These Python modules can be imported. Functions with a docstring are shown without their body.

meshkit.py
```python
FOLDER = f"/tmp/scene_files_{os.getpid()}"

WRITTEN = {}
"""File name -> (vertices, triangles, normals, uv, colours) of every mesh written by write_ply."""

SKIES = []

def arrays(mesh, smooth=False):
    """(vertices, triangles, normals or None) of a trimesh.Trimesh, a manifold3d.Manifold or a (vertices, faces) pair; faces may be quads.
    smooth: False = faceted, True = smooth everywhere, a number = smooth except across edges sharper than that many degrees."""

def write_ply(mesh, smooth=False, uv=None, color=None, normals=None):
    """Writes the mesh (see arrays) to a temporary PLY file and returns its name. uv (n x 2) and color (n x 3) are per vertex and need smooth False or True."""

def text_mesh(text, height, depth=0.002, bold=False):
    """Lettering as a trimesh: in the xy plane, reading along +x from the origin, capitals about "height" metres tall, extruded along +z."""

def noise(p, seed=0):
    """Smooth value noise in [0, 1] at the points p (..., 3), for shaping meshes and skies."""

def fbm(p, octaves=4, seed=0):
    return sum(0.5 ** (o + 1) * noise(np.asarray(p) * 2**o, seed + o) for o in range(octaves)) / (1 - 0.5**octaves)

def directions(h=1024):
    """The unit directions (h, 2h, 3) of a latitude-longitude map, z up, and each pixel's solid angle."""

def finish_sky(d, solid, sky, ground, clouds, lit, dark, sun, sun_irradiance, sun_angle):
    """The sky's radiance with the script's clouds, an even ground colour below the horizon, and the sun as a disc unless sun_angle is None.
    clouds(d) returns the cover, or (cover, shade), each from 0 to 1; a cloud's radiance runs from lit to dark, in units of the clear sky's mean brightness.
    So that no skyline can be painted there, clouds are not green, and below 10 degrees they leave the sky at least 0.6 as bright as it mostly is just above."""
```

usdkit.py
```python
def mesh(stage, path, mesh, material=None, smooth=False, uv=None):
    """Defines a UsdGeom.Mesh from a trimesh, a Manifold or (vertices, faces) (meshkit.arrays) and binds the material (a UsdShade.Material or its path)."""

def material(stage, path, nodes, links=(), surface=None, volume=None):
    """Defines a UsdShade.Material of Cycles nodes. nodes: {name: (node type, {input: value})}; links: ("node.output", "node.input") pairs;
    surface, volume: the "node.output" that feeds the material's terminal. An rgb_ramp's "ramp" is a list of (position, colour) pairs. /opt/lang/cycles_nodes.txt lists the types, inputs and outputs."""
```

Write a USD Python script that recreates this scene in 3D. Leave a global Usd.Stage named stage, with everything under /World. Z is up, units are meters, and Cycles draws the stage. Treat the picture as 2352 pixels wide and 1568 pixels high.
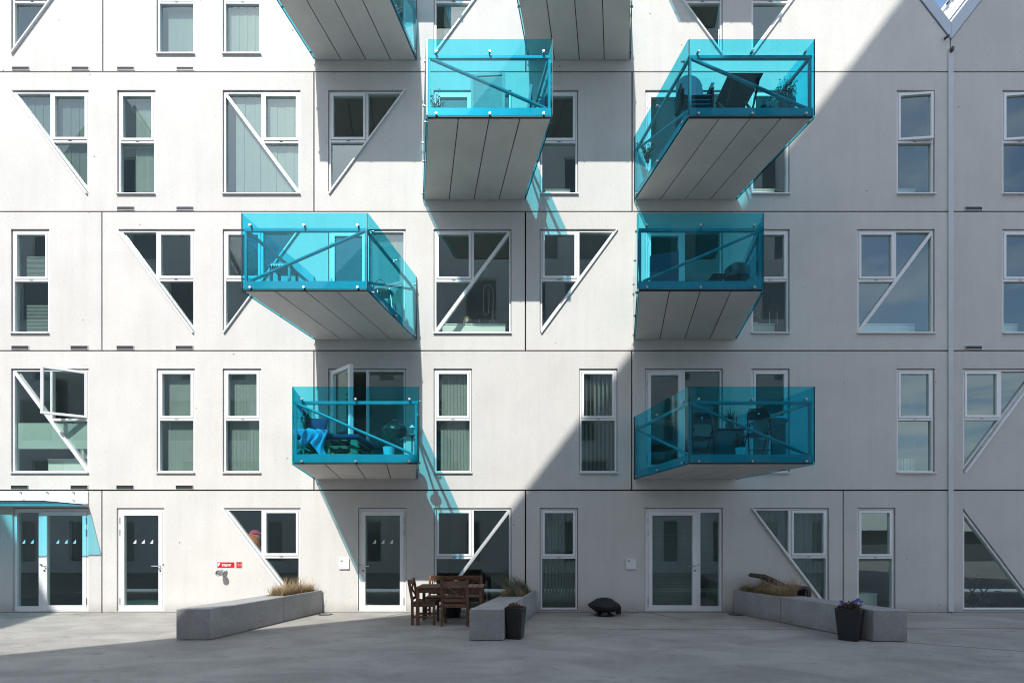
import math, random
import numpy as np, trimesh, usdkit, meshkit, manifold3d
from shapely.geometry import Polygon, LineString, box, Point
from shapely.ops import unary_union
from shapely import affinity
from pxr import Usd, UsdGeom, UsdLux, UsdShade, Gf, Sdf

stage = Usd.Stage.CreateInMemory()
UsdGeom.SetStageUpAxis(stage, 'Z'); UsdGeom.SetStageMetersPerUnit(stage, 1.0)
WORLD = UsdGeom.Xform.Define(stage, '/World').GetPrim()
UsdGeom.Scope.Define(stage, '/World/Looks')
stage.SetDefaultPrim(WORLD)

# ------------------------------------------------------------------ camera, sky, sun, exposure
D, EYE = 10.72, 1.51                      # distance of the facade plane (y = 0), eye height
PPM, CX, HOR = 106.57, 1181.5, 1245.0     # measured: wall scale, principal column, horizon row
EXPOSURE = 1.34
SUN = np.array([-0.262, -1.0, 1.045])     # towards the sun
SUN_INTENSITY, SKY_STRENGTH = 0.585, 0.113

cam = UsdGeom.Camera.Define(stage, '/World/camera')
W_M = 2352 / PPM
cam.CreateHorizontalApertureAttr(36.0); cam.CreateVerticalApertureAttr(36.0 * 682 / 1024)
cam.CreateFocalLengthAttr(36.0 * D / W_M)
cam.CreateHorizontalApertureOffsetAttr((1176 - CX) / PPM / W_M * 36.0)
cam.CreateVerticalApertureOffsetAttr((HOR - 784) / PPM / W_M * 36.0)
cam.CreateExposureAttr(EXPOSURE)
cam.CreateClippingRangeAttr(Gf.Vec2f(0.05, 100000))
xf = UsdGeom.Xformable(cam); xf.AddTranslateOp().Set(Gf.Vec3d(0, -D, EYE)); xf.AddRotateXOp().Set(90.0)

sd = SUN / np.linalg.norm(SUN)
sun = UsdLux.DistantLight.Define(stage, '/World/sun')
sun.CreateIntensityAttr(SUN_INTENSITY); sun.CreateNormalizeAttr(True); sun.CreateAngleAttr(0.5)
sun.CreateColorAttr(Gf.Vec3f(1.0, 0.985, 0.955))
rot = Gf.Rotation(Gf.Vec3d(0, 0, 1), Gf.Vec3d(*map(float, sd)))
UsdGeom.Xformable(sun).AddOrientOp(UsdGeom.XformOp.PrecisionDouble).Set(Gf.Quatd(rot.GetQuat()))

sky = UsdLux.DomeLight.Define(stage, '/World/sky')
sky.CreateIntensityAttr(1.0)
sky_mat = usdkit.material(stage, '/World/Looks/sky_air', {
    'sky': ('sky_texture', {'sky_type': 'single_scattering', 'sun_disc': False, 'sun_elevation': float(math.asin(sd[2])),
                            'sun_rotation': float(math.atan2(sd[0], sd[1])), 'altitude': 50.0, 'aerosol_density': 0.8}),
    'tc': ('texture_coordinate', {}),
    'sep': ('separate_xyz', {}),
    'zc': ('math', {'math_type': 'maximum', 'value2': 0.06}),
    'dx': ('math', {'math_type': 'divide'}), 'dy': ('math', {'math_type': 'divide'}),
    'cmb': ('combine_xyz', {'z': 2.9}),
    'n': ('noise_texture', {'scale': 0.9, 'detail': 9.0, 'roughness': 0.58, 'distortion': 0.25}),
    'r': ('rgb_ramp', {'ramp': [(0.0, (0, 0, 0)), (0.47, (0, 0, 0)), (0.56, (0.5, 0.5, 0.5)), (0.70, (1, 1, 1)), (1.0, (1, 1, 1))]}),
    'bw': ('rgb_to_bw', {}),
    'hz': ('map_range', {'range_type': 'smoothstep', 'from_min': 0.0, 'from_max': 0.12, 'to_min': 0.0, 'to_max': 0.8}),
    'cf': ('math', {'math_type': 'multiply'}), 'hh': ('map_range', {'range_type': 'smoothstep', 'from_min': -0.02, 'from_max': 0.20, 'to_min': 0.9, 'to_max': 0.0}), 'mx2': ('mix_color', {'b': (4.3, 4.9, 5.6), 'use_clamp': False}),
    'mix': ('mix_color', {'b': (7.3, 7.2, 7.1), 'use_clamp': False}),
    'bg': ('background_shader', {'strength': SKY_STRENGTH}),
}, [('tc.generated', 'sep.vector'), ('sep.z', 'zc.value1'), ('sep.x', 'dx.value1'), ('zc.value', 'dx.value2'), ('sep.y', 'dy.value1'),
    ('zc.value', 'dy.value2'), ('dx.value', 'cmb.x'), ('dy.value', 'cmb.y'), ('cmb.vector', 'n.vector'), ('n.fac', 'r.fac'),
    ('r.color', 'bw.color'), ('sep.z', 'hz.value'), ('bw.val', 'cf.value1'), ('hz.result', 'cf.value2'),
    ('cf.value', 'mix.fac'), ('sky.color', 'mix.a'), ('mix.result', 'mx2.a'), ('sep.z', 'hh.value'), ('hh.result', 'mx2.fac'), ('mx2.result', 'bg.color')], surface='bg.background')
UsdShade.MaterialBindingAPI.Apply(sky.GetPrim()).Bind(sky_mat)
sky.GetPrim().SetCustomDataByKey('kind', 'structure')

# ------------------------------------------------------------------ helpers
rng = random.Random(7); nrng = np.random.default_rng(7)
USED = {}
def numbered(path):
    n = USED.get(path, 0); USED[path] = n + 1
    return path if n == 0 else f'{path}_{n:03d}'
def tag(p, label=None, cat=None, group=None, kind=None):
    p = p.GetPrim() if hasattr(p, 'GetPrim') else p
    for k, v in (('label', label), ('category', cat), ('group', group), ('kind', kind)):
        if v: p.SetCustomDataByKey(k, v)
    return p
def path_of(parent): return '/World' if parent is None else (parent.GetPrim() if hasattr(parent, 'GetPrim') else parent).GetPath().pathString
def thing(name, label, cat, loc=(0, 0, 0), rz=0.0, group=None):
    x = UsdGeom.Xform.Define(stage, numbered('/World/' + name))
    x.AddTranslateOp().Set(Gf.Vec3d(*map(float, loc)))
    if rz: x.AddRotateZOp().Set(float(rz))
    return tag(x, label, cat, group)
def copy_of(src, label, loc, rz=0.0, group=None):
    name = src.GetName().rstrip('0123456789').rstrip('_')
    x = UsdGeom.Xform.Define(stage, numbered('/World/' + name))
    p = x.GetPrim(); p.GetReferences().AddInternalReference(src.GetPath())
    x.ClearXformOpOrder(); x.MakeMatrixXform().Set(Gf.Matrix4d().SetRotate(Gf.Rotation(Gf.Vec3d(0, 0, 1), rz)) * Gf.Matrix4d().SetTranslate(Gf.Vec3d(*map(float, loc))))
    p.SetInstanceable(True)
    was = src.GetCustomData()
    return tag(p, label, was['category'], group or was.get('group'))
def obj(name, mesh, m, parent=None, smooth=False, label=None):
    if isinstance(mesh, MB): mesh = mesh.mesh()
    o = usdkit.mesh(stage, numbered(path_of(parent) + '/' + name), mesh, m, smooth=smooth)
    return tag(o, label)
def sx(dx, k=1.0): return (dx - CX) / PPM * k          # picture column / row on the plane at depth factor k -> metres
def sz(dy, k=1.0): return EYE + (HOR - dy) / PPM * k

def bevel_box(x0, x1, y0, y1, z0, z1, b=0.0):
    if b <= 0:
        m = trimesh.creation.box([x1 - x0, y1 - y0, z1 - z0]); m.apply_translation([(x0 + x1) / 2, (y0 + y1) / 2, (z0 + z1) / 2]); return m
    pts = []
    for sxn in (0, 1):
        for syn in (0, 1):
            for szn in (0, 1):
                c = np.array([x1 if sxn else x0, y1 if syn else y0, z1 if szn else z0])
                d = np.array([-1 if sxn else 1, -1 if syn else 1, -1 if szn else 1]) * b
                for a in range(3):
                    q = c + d; q[a] = c[a]; pts.append(q)
    return trimesh.convex.convex_hull(np.array(pts))
def tube_mesh(pts, r, n=8, caps=True):
    p = np.asarray(pts, float); rr = np.broadcast_to(r, (len(p),))
    t = np.gradient(p, axis=0) if len(p) > 2 else np.repeat((p[1] - p[0])[None], 2, 0)
    t /= np.linalg.norm(t, axis=1, keepdims=True) + 1e-12
    ref = np.array([0, 0, 1.0]) if abs(t[:, 2]).max() < 0.9 else (np.array([1.0, 0, 0]) if abs(t[:, 0]).max() < 0.9 else np.array([0, 1.0, 0]))
    a = np.cross(t, ref); a /= np.linalg.norm(a, axis=1, keepdims=True) + 1e-12
    b = np.cross(t, a); ang = np.arange(n) * 2 * np.pi / n
    v = p[:, None] + rr[:, None, None] * (np.cos(ang)[None, :, None] * a[:, None] + np.sin(ang)[None, :, None] * b[:, None])
    f = []
    for i in range(len(p) - 1):
        for j in range(n):
            q = (i * n + j, i * n + (j + 1) % n, (i + 1) * n + (j + 1) % n, (i + 1) * n + j)
            f += [(q[0], q[2], q[1]), (q[0], q[3], q[2])]
    v = v.reshape(-1, 3)
    if caps:
        c0, c1 = len(v), len(v) + 1
        v = np.vstack([v, p[0], p[-1]])
        for j in range(n):
            f += [(c0, j, (j + 1) % n), (c1, (len(p) - 1) * n + (j + 1) % n, (len(p) - 1) * n + j)]
    m = trimesh.Trimesh(v, np.array(f), process=False); m.fix_normals() if len(f) < 400 else None
    return m
def bar_mesh(p0, p1, w, h=None, up=(0, 0, 1)):
    p0, p1 = np.array(p0, float), np.array(p1, float); h = h or w
    d = p1 - p0; L = np.linalg.norm(d); d /= L
    up = np.array(up, float)
    if abs(d @ up) > 0.95: up = np.array([0, 1.0, 0])
    a = np.cross(d, up); a /= np.linalg.norm(a); b = np.cross(a, d)
    m = trimesh.creation.box([w, L, h]); T = np.eye(4); T[:3, 0], T[:3, 1], T[:3, 2], T[:3, 3] = a, d, b, (p0 + p1) / 2
    m.apply_transform(T); return m
def lathe(prof, n=24):
    m = trimesh.creation.revolve(np.array(prof, float), sections=n)
    if m.volume < 0: m.invert()
    return m
def slab(poly, y0, y1):
    """A polygon of the x-z plane extruded from y0 to y1."""
    out = []
    for g in getattr(poly, 'geoms', [poly]):
        if g.is_empty or g.geom_type != 'Polygon' or g.area < 1e-7: continue
        e = trimesh.creation.extrude_polygon(g, y1 - y0); v = e.vertices
        out.append(trimesh.Trimesh(np.c_[v[:, 0], v[:, 2] + y0, v[:, 1]], e.faces[:, ::-1], process=False))
    return trimesh.util.concatenate(out)
def flat(poly, y):
    e = slab(poly, y, y + 0.01); keep = np.abs(e.face_normals[:, 1] + 1) < 1e-3
    return trimesh.Trimesh(e.vertices, e.faces[keep], process=True)
class MB:
    def __init__(self): self.m = []
    def add(self, m): self.m.append(m); return self
    def box(self, *a, **k): return self.add(bevel_box(*a, **k))
    def bar(self, *a, **k): return self.add(bar_mesh(*a, **k))
    def tube(self, *a, **k): return self.add(tube_mesh(*a, **k))
    def mesh(self): return trimesh.util.concatenate([trimesh.Trimesh(q.vertices, q.faces, process=False) for q in self.m])
def moved(m, t=(0, 0, 0), rz=0.0):
    m = m.copy()
    if rz: m.apply_transform(trimesh.transformations.rotation_matrix(math.radians(rz), [0, 0, 1]))
    m.apply_translation(t); return m

# ------------------------------------------------------------------ materials
def pm(name, col, rough=0.6, metal=0.0, vary=0.0, scale=6.0, stretch=(1, 1, 1), bump=0.0, bscale=None, spec=0.5, rnd=0.0, coat=0.0, dark=None, space='geometry.position'):
    """Principled with noise tone variation of base colour, optional second tone, bump and per-object variation."""
    n = {'p': ('principled_bsdf', {'roughness': rough, 'metallic': metal, 'specular_ior_level': spec, 'coat_weight': coat})}
    l = []
    if vary or bump:
        n['g'] = ('geometry', {}); n['tc'] = ('texture_coordinate', {})
        n['mp'] = ('mapping', {'scale': stretch})
        src = 'g.position' if space == 'geometry.position' else 'tc.object'
        n['n'] = ('noise_texture', {'scale': scale, 'detail': 6.0, 'roughness': 0.62}); l += [(src, 'mp.vector'), ('mp.vector', 'n.vector')]
    if vary:
        c = np.array(col); d = np.array(dark) if dark is not None else c * (1 - vary)
        n['r'] = ('rgb_ramp', {'ramp': [(0.0, tuple(d)), (0.32, tuple(d)), (0.68, tuple(np.minimum(c * (1 + vary * 0.35), 0.95))), (1.0, tuple(np.minimum(c * (1 + vary * 0.35), 0.95)))]})
        l += [('n.fac', 'r.fac')]; last = 'r.color'
    else:
        n['c'] = ('color', {'value': tuple(col)}); last = 'c.color'
    if rnd:
        n['oi'] = ('object_info', {}); n['mr'] = ('map_range', {'to_min': 1 - rnd, 'to_max': 1 + rnd * 0.5})
        n['hs'] = ('hsv', {}); l += [('oi.random', 'mr.value'), ('mr.result', 'hs.value'), (last, 'hs.color')]; last = 'hs.color'
    l.append((last, 'p.base_color'))
    if bump:
        n['bn'] = ('noise_texture', {'scale': bscale or scale * 4, 'detail': 4.0}); n['b'] = ('bump', {'strength': bump, 'distance': 0.01})
        l += [('mp.vector', 'bn.vector'), ('bn.fac', 'b.height'), ('b.normal', 'p.normal')]
    return usdkit.material(stage, '/World/Looks/' + name, n, l, surface='p.BSDF')

def concrete_wall(name, base, streak=0.10):
    """Cast white concrete: clouds, rain streaks, fine speckle and small air holes."""
    b = np.array(base)
    return usdkit.material(stage, '/World/Looks/' + name, {
        'g': ('geometry', {}), 'oi': ('object_info', {}),
        'n1': ('noise_texture', {'scale': 0.9, 'detail': 7.0, 'roughness': 0.6}),
        'm2': ('mapping', {'scale': (5.0, 1.0, 0.35)}), 'n2': ('noise_texture', {'scale': 1.0, 'detail': 6.0, 'roughness': 0.65}),
        'n3': ('noise_texture', {'scale': 26.0, 'detail': 5.0, 'roughness': 0.78}),
        'v': ('voronoi_texture', {'scale': 1.9, 'randomness': 1.0}), 'v2': ('voronoi_texture', {'scale': 5.0, 'randomness': 1.0}),
        'r1': ('rgb_ramp', {'ramp': [(0.0, tuple(b * 0.86)), (0.35, tuple(b * 0.93)), (0.6, tuple(b)), (1.0, tuple(b * 1.05))]}),
        'r2': ('rgb_ramp', {'ramp': [(0.0, (1 - streak * 2,) * 3), (0.36, (1 - streak, 1 - streak * 1.02, 1 - streak * 1.05)), (0.55, (1, 1, 1)), (1.0, (1, 1, 1))]}),
        'r3': ('rgb_ramp', {'ramp': [(0.0, (0.70,) * 3), (0.32, (0.84,) * 3), (0.47, (0.97,) * 3), (0.6, (1.0,) * 3), (1.0, (1.08,) * 3)]}),
        'rv': ('rgb_ramp', {'ramp': [(0.0, (0.25,) * 3), (0.022, (0.3,) * 3), (0.036, (1, 1, 1)), (1.0, (1, 1, 1))]}),
        'rv2': ('rgb_ramp', {'ramp': [(0.0, (0.55,) * 3), (0.03, (0.62,) * 3), (0.06, (1, 1, 1)), (1.0, (1, 1, 1))]}),
        'a': ('mix_color', {'blend_type': 'multiply', 'fac': 1.0}), 'c': ('mix_color', {'blend_type': 'multiply', 'fac': 1.0}),
        'd': ('mix_color', {'blend_type': 'multiply', 'fac': 1.0}), 'd2': ('mix_color', {'blend_type': 'multiply', 'fac': 1.0}),
        'mr': ('map_range', {'to_min': 0.945, 'to_max': 1.03}), 'hs': ('hsv', {}),
        'sz': ('separate_xyz', {}), 'fz': ('map_range', {'range_type': 'smoothstep', 'from_min': 0.0, 'from_max': 0.30, 'to_min': 1.0, 'to_max': 0.0}), 'fn': ('noise_texture', {'scale': 4.0, 'detail': 6.0, 'roughness': 0.7}), 'fm': ('math', {'math_type': 'multiply'}), 'dirt': ('mix_color', {'blend_type': 'mix', 'b': (0.27, 0.25, 0.22)}),
        'bp': ('bump', {'strength': 0.25, 'distance': 0.004}),
        'p': ('principled_bsdf', {'roughness': 0.82, 'specular_ior_level': 0.25}),
    }, [('g.position', 'n1.vector'), ('g.position', 'm2.vector'), ('m2.vector', 'n2.vector'), ('g.position', 'n3.vector'), ('g.position', 'v.vector'), ('g.position', 'v2.vector'),
        ('n1.fac', 'r1.fac'), ('n2.fac', 'r2.fac'), ('n3.fac', 'r3.fac'), ('v.distance', 'rv.fac'), ('v2.distance', 'rv2.fac'),
        ('r1.color', 'a.a'), ('r2.color', 'a.b'), ('a.result', 'c.a'), ('r3.color', 'c.b'), ('c.result', 'd.a'), ('rv.color', 'd.b'),
        ('d.result', 'd2.a'), ('rv2.color', 'd2.b'),
        ('oi.random', 'mr.value'), ('mr.result', 'hs.value'), ('d2.result', 'hs.color'), ('hs.color', 'dirt.a'), ('g.position', 'sz.vector'), ('sz.z', 'fz.value'), ('g.position', 'fn.vector'), ('fz.result', 'fm.value1'), ('fn.fac', 'fm.value2'), ('fm.value', 'dirt.fac'), ('dirt.result', 'p.base_color'),
        ('n3.fac', 'bp.height'), ('bp.normal', 'p.normal')], surface='p.BSDF')

def glass(name, tint, f0, power=5.0, wobble=0.0):
    """Clear or tinted pane: light passes straight through in the tint, and mirrors by Schlick's fresnel."""
    n = {'lw': ('layer_weight', {'blend': 0.5}), 'pw': ('math', {'math_type': 'power', 'value2': power}),
         'ma': ('math', {'math_type': 'multiply_add', 'value2': 1 - f0, 'value3': f0}),
         't': ('transparent_bsdf', {'color': tint}), 'g': ('glossy_bsdf', {'color': (0.80, 0.97, 0.96), 'roughness': 0.0}), 'mx': ('mix_closure', {})}
    l = [('lw.facing', 'pw.value1'), ('pw.value', 'ma.value1'), ('ma.value', 'mx.fac'), ('t.BSDF', 'mx.closure1'), ('g.BSDF', 'mx.closure2')]
    if wobble:
        n.update({'ge': ('geometry', {}), 'oi': ('object_info', {}), 'no': ('noise_texture', {'scale': 0.8, 'detail': 1.0}), 'b': ('bump', {'strength': wobble, 'distance': 0.05})})
        l += [('ge.position', 'no.vector'), ('no.fac', 'b.height'), ('b.normal', 'g.normal')]
    return usdkit.material(stage, '/World/Looks/' + name, n, l, surface='mx.closure')

M = {}
M['wall'] = concrete_wall('white_cast_concrete', (0.565, 0.545, 0.508), 0.035)
M['wall2'] = concrete_wall('grey_white_cast_concrete', (0.535, 0.518, 0.486), 0.035)
M['frame'] = pm('white_window_metal', (0.67, 0.665, 0.655), 0.38, vary=0.05, scale=3, rnd=0.03)
M['sash'] = pm('white_sash_metal', (0.69, 0.685, 0.675), 0.35, vary=0.04, scale=3)
M['seal'] = pm('dark_joint_rubber', (0.02, 0.02, 0.021), 0.8, vary=0.2, scale=20)
M['dark'] = pm('dark_gasket', (0.015, 0.015, 0.016), 0.6)
M['pane'] = glass('window_glass', (0.76, 0.88, 0.83), 0.135, 5.0, wobble=0.02)
M['frost'] = pm('frosted_film', (0.33, 0.40, 0.36), 0.5, vary=0.1, scale=2)
M['blue'] = glass('turquoise_glass', (0.35, 0.865, 0.95), 0.022, 5.0, wobble=0.01)
M['edge'] = pm('dark_glass_edge', (0.02, 0.035, 0.04), 0.3)
M['steel'] = pm('pale_painted_steel', (0.30, 0.315, 0.325), 0.42, metal=0.0, vary=0.1, scale=4)
M['steeldark'] = pm('dark_steel', (0.05, 0.055, 0.06), 0.45, metal=0.3)
M['chrome'] = pm('brushed_steel_fitting', (0.45, 0.44, 0.43), 0.38, metal=0.9, vary=0.08, scale=30)
M['soffit'] = pm('pale_soffit_board', (0.63, 0.605, 0.57), 0.65, vary=0.10, scale=1.6, rnd=0.06, bump=0.05, bscale=30)
M['deck'] = pm('balcony_deck', (0.22, 0.2, 0.18), 0.7, vary=0.2, scale=9)
def slats(name, c):
    c = np.array(c)
    return usdkit.material(stage, '/World/Looks/' + name, {'g': ('geometry', {}), 'n': ('noise_texture', {'scale': 3.0, 'detail': 4.0}),
        'r': ('rgb_ramp', {'ramp': [(0.0, tuple(c * .72)), (0.5, tuple(c)), (1.0, tuple(c * 1.18))]}), 'r2': ('rgb_ramp', {'ramp': [(0.0, (.85,) * 3), (.5, (1, 1, 1)), (1.0, (1.05,) * 3)]}),
        'm': ('mix_color', {'blend_type': 'multiply', 'fac': 1.0}), 'd': ('principled_bsdf', {'roughness': 0.9}), 't': ('translucent_bsdf', {}), 'x': ('mix_closure', {'fac': 0.25})},
        [('g.random_per_island', 'r.fac'), ('g.position', 'n.vector'), ('n.fac', 'r2.fac'), ('r.color', 'm.a'), ('r2.color', 'm.b'), ('m.result', 'd.base_color'), ('m.result', 't.color'), ('d.BSDF', 'x.closure1'), ('t.BSDF', 'x.closure2')], surface='x.closure')
M['blind'] = slats('pale_blind_fabric', (0.40, 0.44, 0.41)); M['blind2'] = slats('grey_blind_fabric', (0.17, 0.195, 0.185))
M['room'] = pm('room_plaster', (0.34, 0.34, 0.325), 0.9, vary=0.08, scale=0.7)
M['floor'] = pm('room_floor', (0.16, 0.13, 0.10), 0.5, vary=0.2, scale=3, stretch=(1, 8, 1))
M['cabinet'] = pm('white_cabinet_lacquer', (0.66, 0.69, 0.66), 0.4, vary=0.03, scale=2)
M['vent'] = pm('vent_aluminium', (0.5, 0.5, 0.49), 0.4, metal=0.4, vary=0.08, scale=12)
M['coping'] = pm('grey_coping_metal', (0.36, 0.40, 0.42), 0.35, metal=0.35, vary=0.08, scale=2)
M['pipe'] = pm('downpipe_metal', (0.50, 0.505, 0.51), 0.5, metal=0.0, vary=0.10, scale=2, stretch=(1, 1, 0.4))
M['roof'] = pm('pale_roof_metal', (0.45, 0.45, 0.45), 0.5, vary=0.05)
M['bench'] = usdkit.material(stage, '/World/Looks/ground_concrete_bench', {
    'g': ('geometry', {}), 'v': ('voronoi_texture', {'scale': 65.0}), 'n': ('noise_texture', {'scale': 1.7, 'detail': 7.0, 'roughness': 0.65}), 'n2': ('noise_texture', {'scale': 90.0, 'detail': 3.0}),
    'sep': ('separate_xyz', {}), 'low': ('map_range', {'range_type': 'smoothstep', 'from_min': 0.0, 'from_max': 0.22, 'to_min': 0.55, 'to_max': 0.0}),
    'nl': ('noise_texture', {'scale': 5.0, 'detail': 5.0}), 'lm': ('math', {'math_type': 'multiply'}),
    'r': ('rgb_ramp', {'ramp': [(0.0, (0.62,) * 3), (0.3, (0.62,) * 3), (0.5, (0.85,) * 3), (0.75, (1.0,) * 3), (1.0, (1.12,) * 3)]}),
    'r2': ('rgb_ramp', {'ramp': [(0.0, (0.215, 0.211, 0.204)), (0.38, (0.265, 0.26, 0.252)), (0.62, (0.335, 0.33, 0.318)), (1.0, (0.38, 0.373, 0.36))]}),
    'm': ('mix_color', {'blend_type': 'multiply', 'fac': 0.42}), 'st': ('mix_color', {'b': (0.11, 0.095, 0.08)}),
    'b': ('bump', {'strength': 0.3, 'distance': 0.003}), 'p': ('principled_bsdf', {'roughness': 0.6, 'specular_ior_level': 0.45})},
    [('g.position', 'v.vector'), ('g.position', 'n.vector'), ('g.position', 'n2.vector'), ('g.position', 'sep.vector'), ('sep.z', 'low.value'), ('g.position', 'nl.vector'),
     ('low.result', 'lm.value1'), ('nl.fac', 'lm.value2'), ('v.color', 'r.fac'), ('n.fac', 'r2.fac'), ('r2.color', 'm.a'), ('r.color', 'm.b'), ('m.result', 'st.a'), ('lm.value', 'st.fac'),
     ('st.result', 'p.base_color'), ('n2.fac', 'b.height'), ('b.normal', 'p.normal')], surface='p.BSDF')
M['soil'] = pm('planter_soil', (0.05, 0.035, 0.025), 0.95, vary=0.5, scale=30, bump=0.8)
M['wood'] = pm('brown_stained_wood', (0.15, 0.072, 0.036), 0.48, vary=0.5, scale=14, stretch=(1, 1, 1), bump=0.15, bscale=60, rnd=0.12)
M['potblack'] = pm('black_plastic_pot', (0.012, 0.013, 0.016), 0.38, vary=0.3, scale=6)
M['cover'] = pm('black_cover_cloth', (0.008, 0.008, 0.009), 0.7, vary=0.3, scale=10, bump=0.3, bscale=25)
M['wicker'] = pm('brown_wicker', (0.085, 0.06, 0.045), 0.75, vary=0.5, scale=60, bump=0.9, bscale=120)
M['red'] = pm('red_sign_enamel', (0.48, 0.012, 0.022), 0.35, vary=0.06, scale=9)
M['white'] = pm('white_enamel', (0.72, 0.72, 0.71), 0.4)
M['faded'] = pm('faded_pink_print', (0.62, 0.22, 0.2), 0.5)
M['ink'] = pm('black_ink', (0.02, 0.02, 0.02), 0.6)
M['plate'] = pm('white_plastic_plate', (0.66, 0.66, 0.655), 0.4, vary=0.03, scale=4)
M['navy'] = pm('dark_blue_fabric', (0.016, 0.035, 0.10), 0.9, vary=0.2, scale=20)
M['sky_cloth'] = pm('pale_blue_throw', (0.30, 0.46, 0.62), 0.9, vary=0.2, scale=12)
M['pallet'] = pm('pallet_timber', (0.30, 0.22, 0.13), 0.75, vary=0.3, scale=10)
M['black'] = pm('black_enamel', (0.012, 0.012, 0.013), 0.3, vary=0.2, scale=8)
M['plastic'] = pm('dark_blue_plastic', (0.05, 0.07, 0.11), 0.35, vary=0.1, scale=4)
M['slatwood'] = pm('grey_slat_timber', (0.34, 0.34, 0.33), 0.7, vary=0.15, scale=8)
M['whitepot'] = pm('white_ceramic', (0.7, 0.7, 0.69), 0.3)
M['greypot'] = pm('grey_plastic_pot', (0.1, 0.11, 0.12), 0.5, vary=0.15, scale=6)
M['purple'] = pm('purple_petal', (0.13, 0.09, 0.42), 0.6)
M['pink'] = pm('pink_cap_cloth', (0.42, 0.045, 0.16), 0.85, vary=0.12, scale=30)
M['orange'] = pm('orange_jacket_cloth', (0.62, 0.13, 0.02), 0.8, vary=0.2, scale=14)
M['skin'] = pm('skin', (0.5, 0.3, 0.22), 0.55)
M['trousers'] = pm('dark_trouser_cloth', (0.03, 0.035, 0.05), 0.9)
M['vase'] = pm('brown_glazed_vase', (0.17, 0.12, 0.09), 0.4, vary=0.15, scale=8)
M['brass'] = pm('worn_brass', (0.45, 0.32, 0.2), 0.35, metal=0.7, vary=0.15, scale=10)
M['clear'] = glass('clear_vase_glass', (0.85, 0.92, 0.9), 0.1)
M['tarm'] = pm('tar_joint', (0.045, 0.045, 0.045), 0.9, vary=0.2, scale=15)
M['iron'] = pm('cast_iron_cover', (0.15, 0.15, 0.15), 0.6, vary=0.2, scale=30, metal=0.2)
def leaf(name, col, var=0.5):
    c = np.array(col)
    return usdkit.material(stage, '/World/Looks/' + name, {
        'g': ('geometry', {}), 'r': ('rgb_ramp', {'ramp': [(0.0, tuple(c * (1 - var))), (0.5, tuple(c)), (1.0, tuple(c * (1 + var)))]}),
        'd': ('principled_bsdf', {'roughness': 0.6}), 't': ('translucent_bsdf', {}), 'm': ('mix_closure', {'fac': 0.3})},
        [('g.random_per_island', 'r.fac'), ('r.color', 'd.base_color'), ('r.color', 't.color'), ('d.BSDF', 'm.closure1'), ('t.BSDF', 'm.closure2')], surface='m.closure')
M['grass'] = leaf('dry_straw_grass', (0.66, 0.49, 0.28), 0.4)
M['grassgreen'] = leaf('grey_green_grass', (0.27, 0.28, 0.17), 0.5)
M['leafgreen'] = leaf('green_leaf', (0.035, 0.075, 0.028), 0.6)
M['leafbrown'] = leaf('withered_leaf', (0.16, 0.085, 0.03), 0.6)
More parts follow.
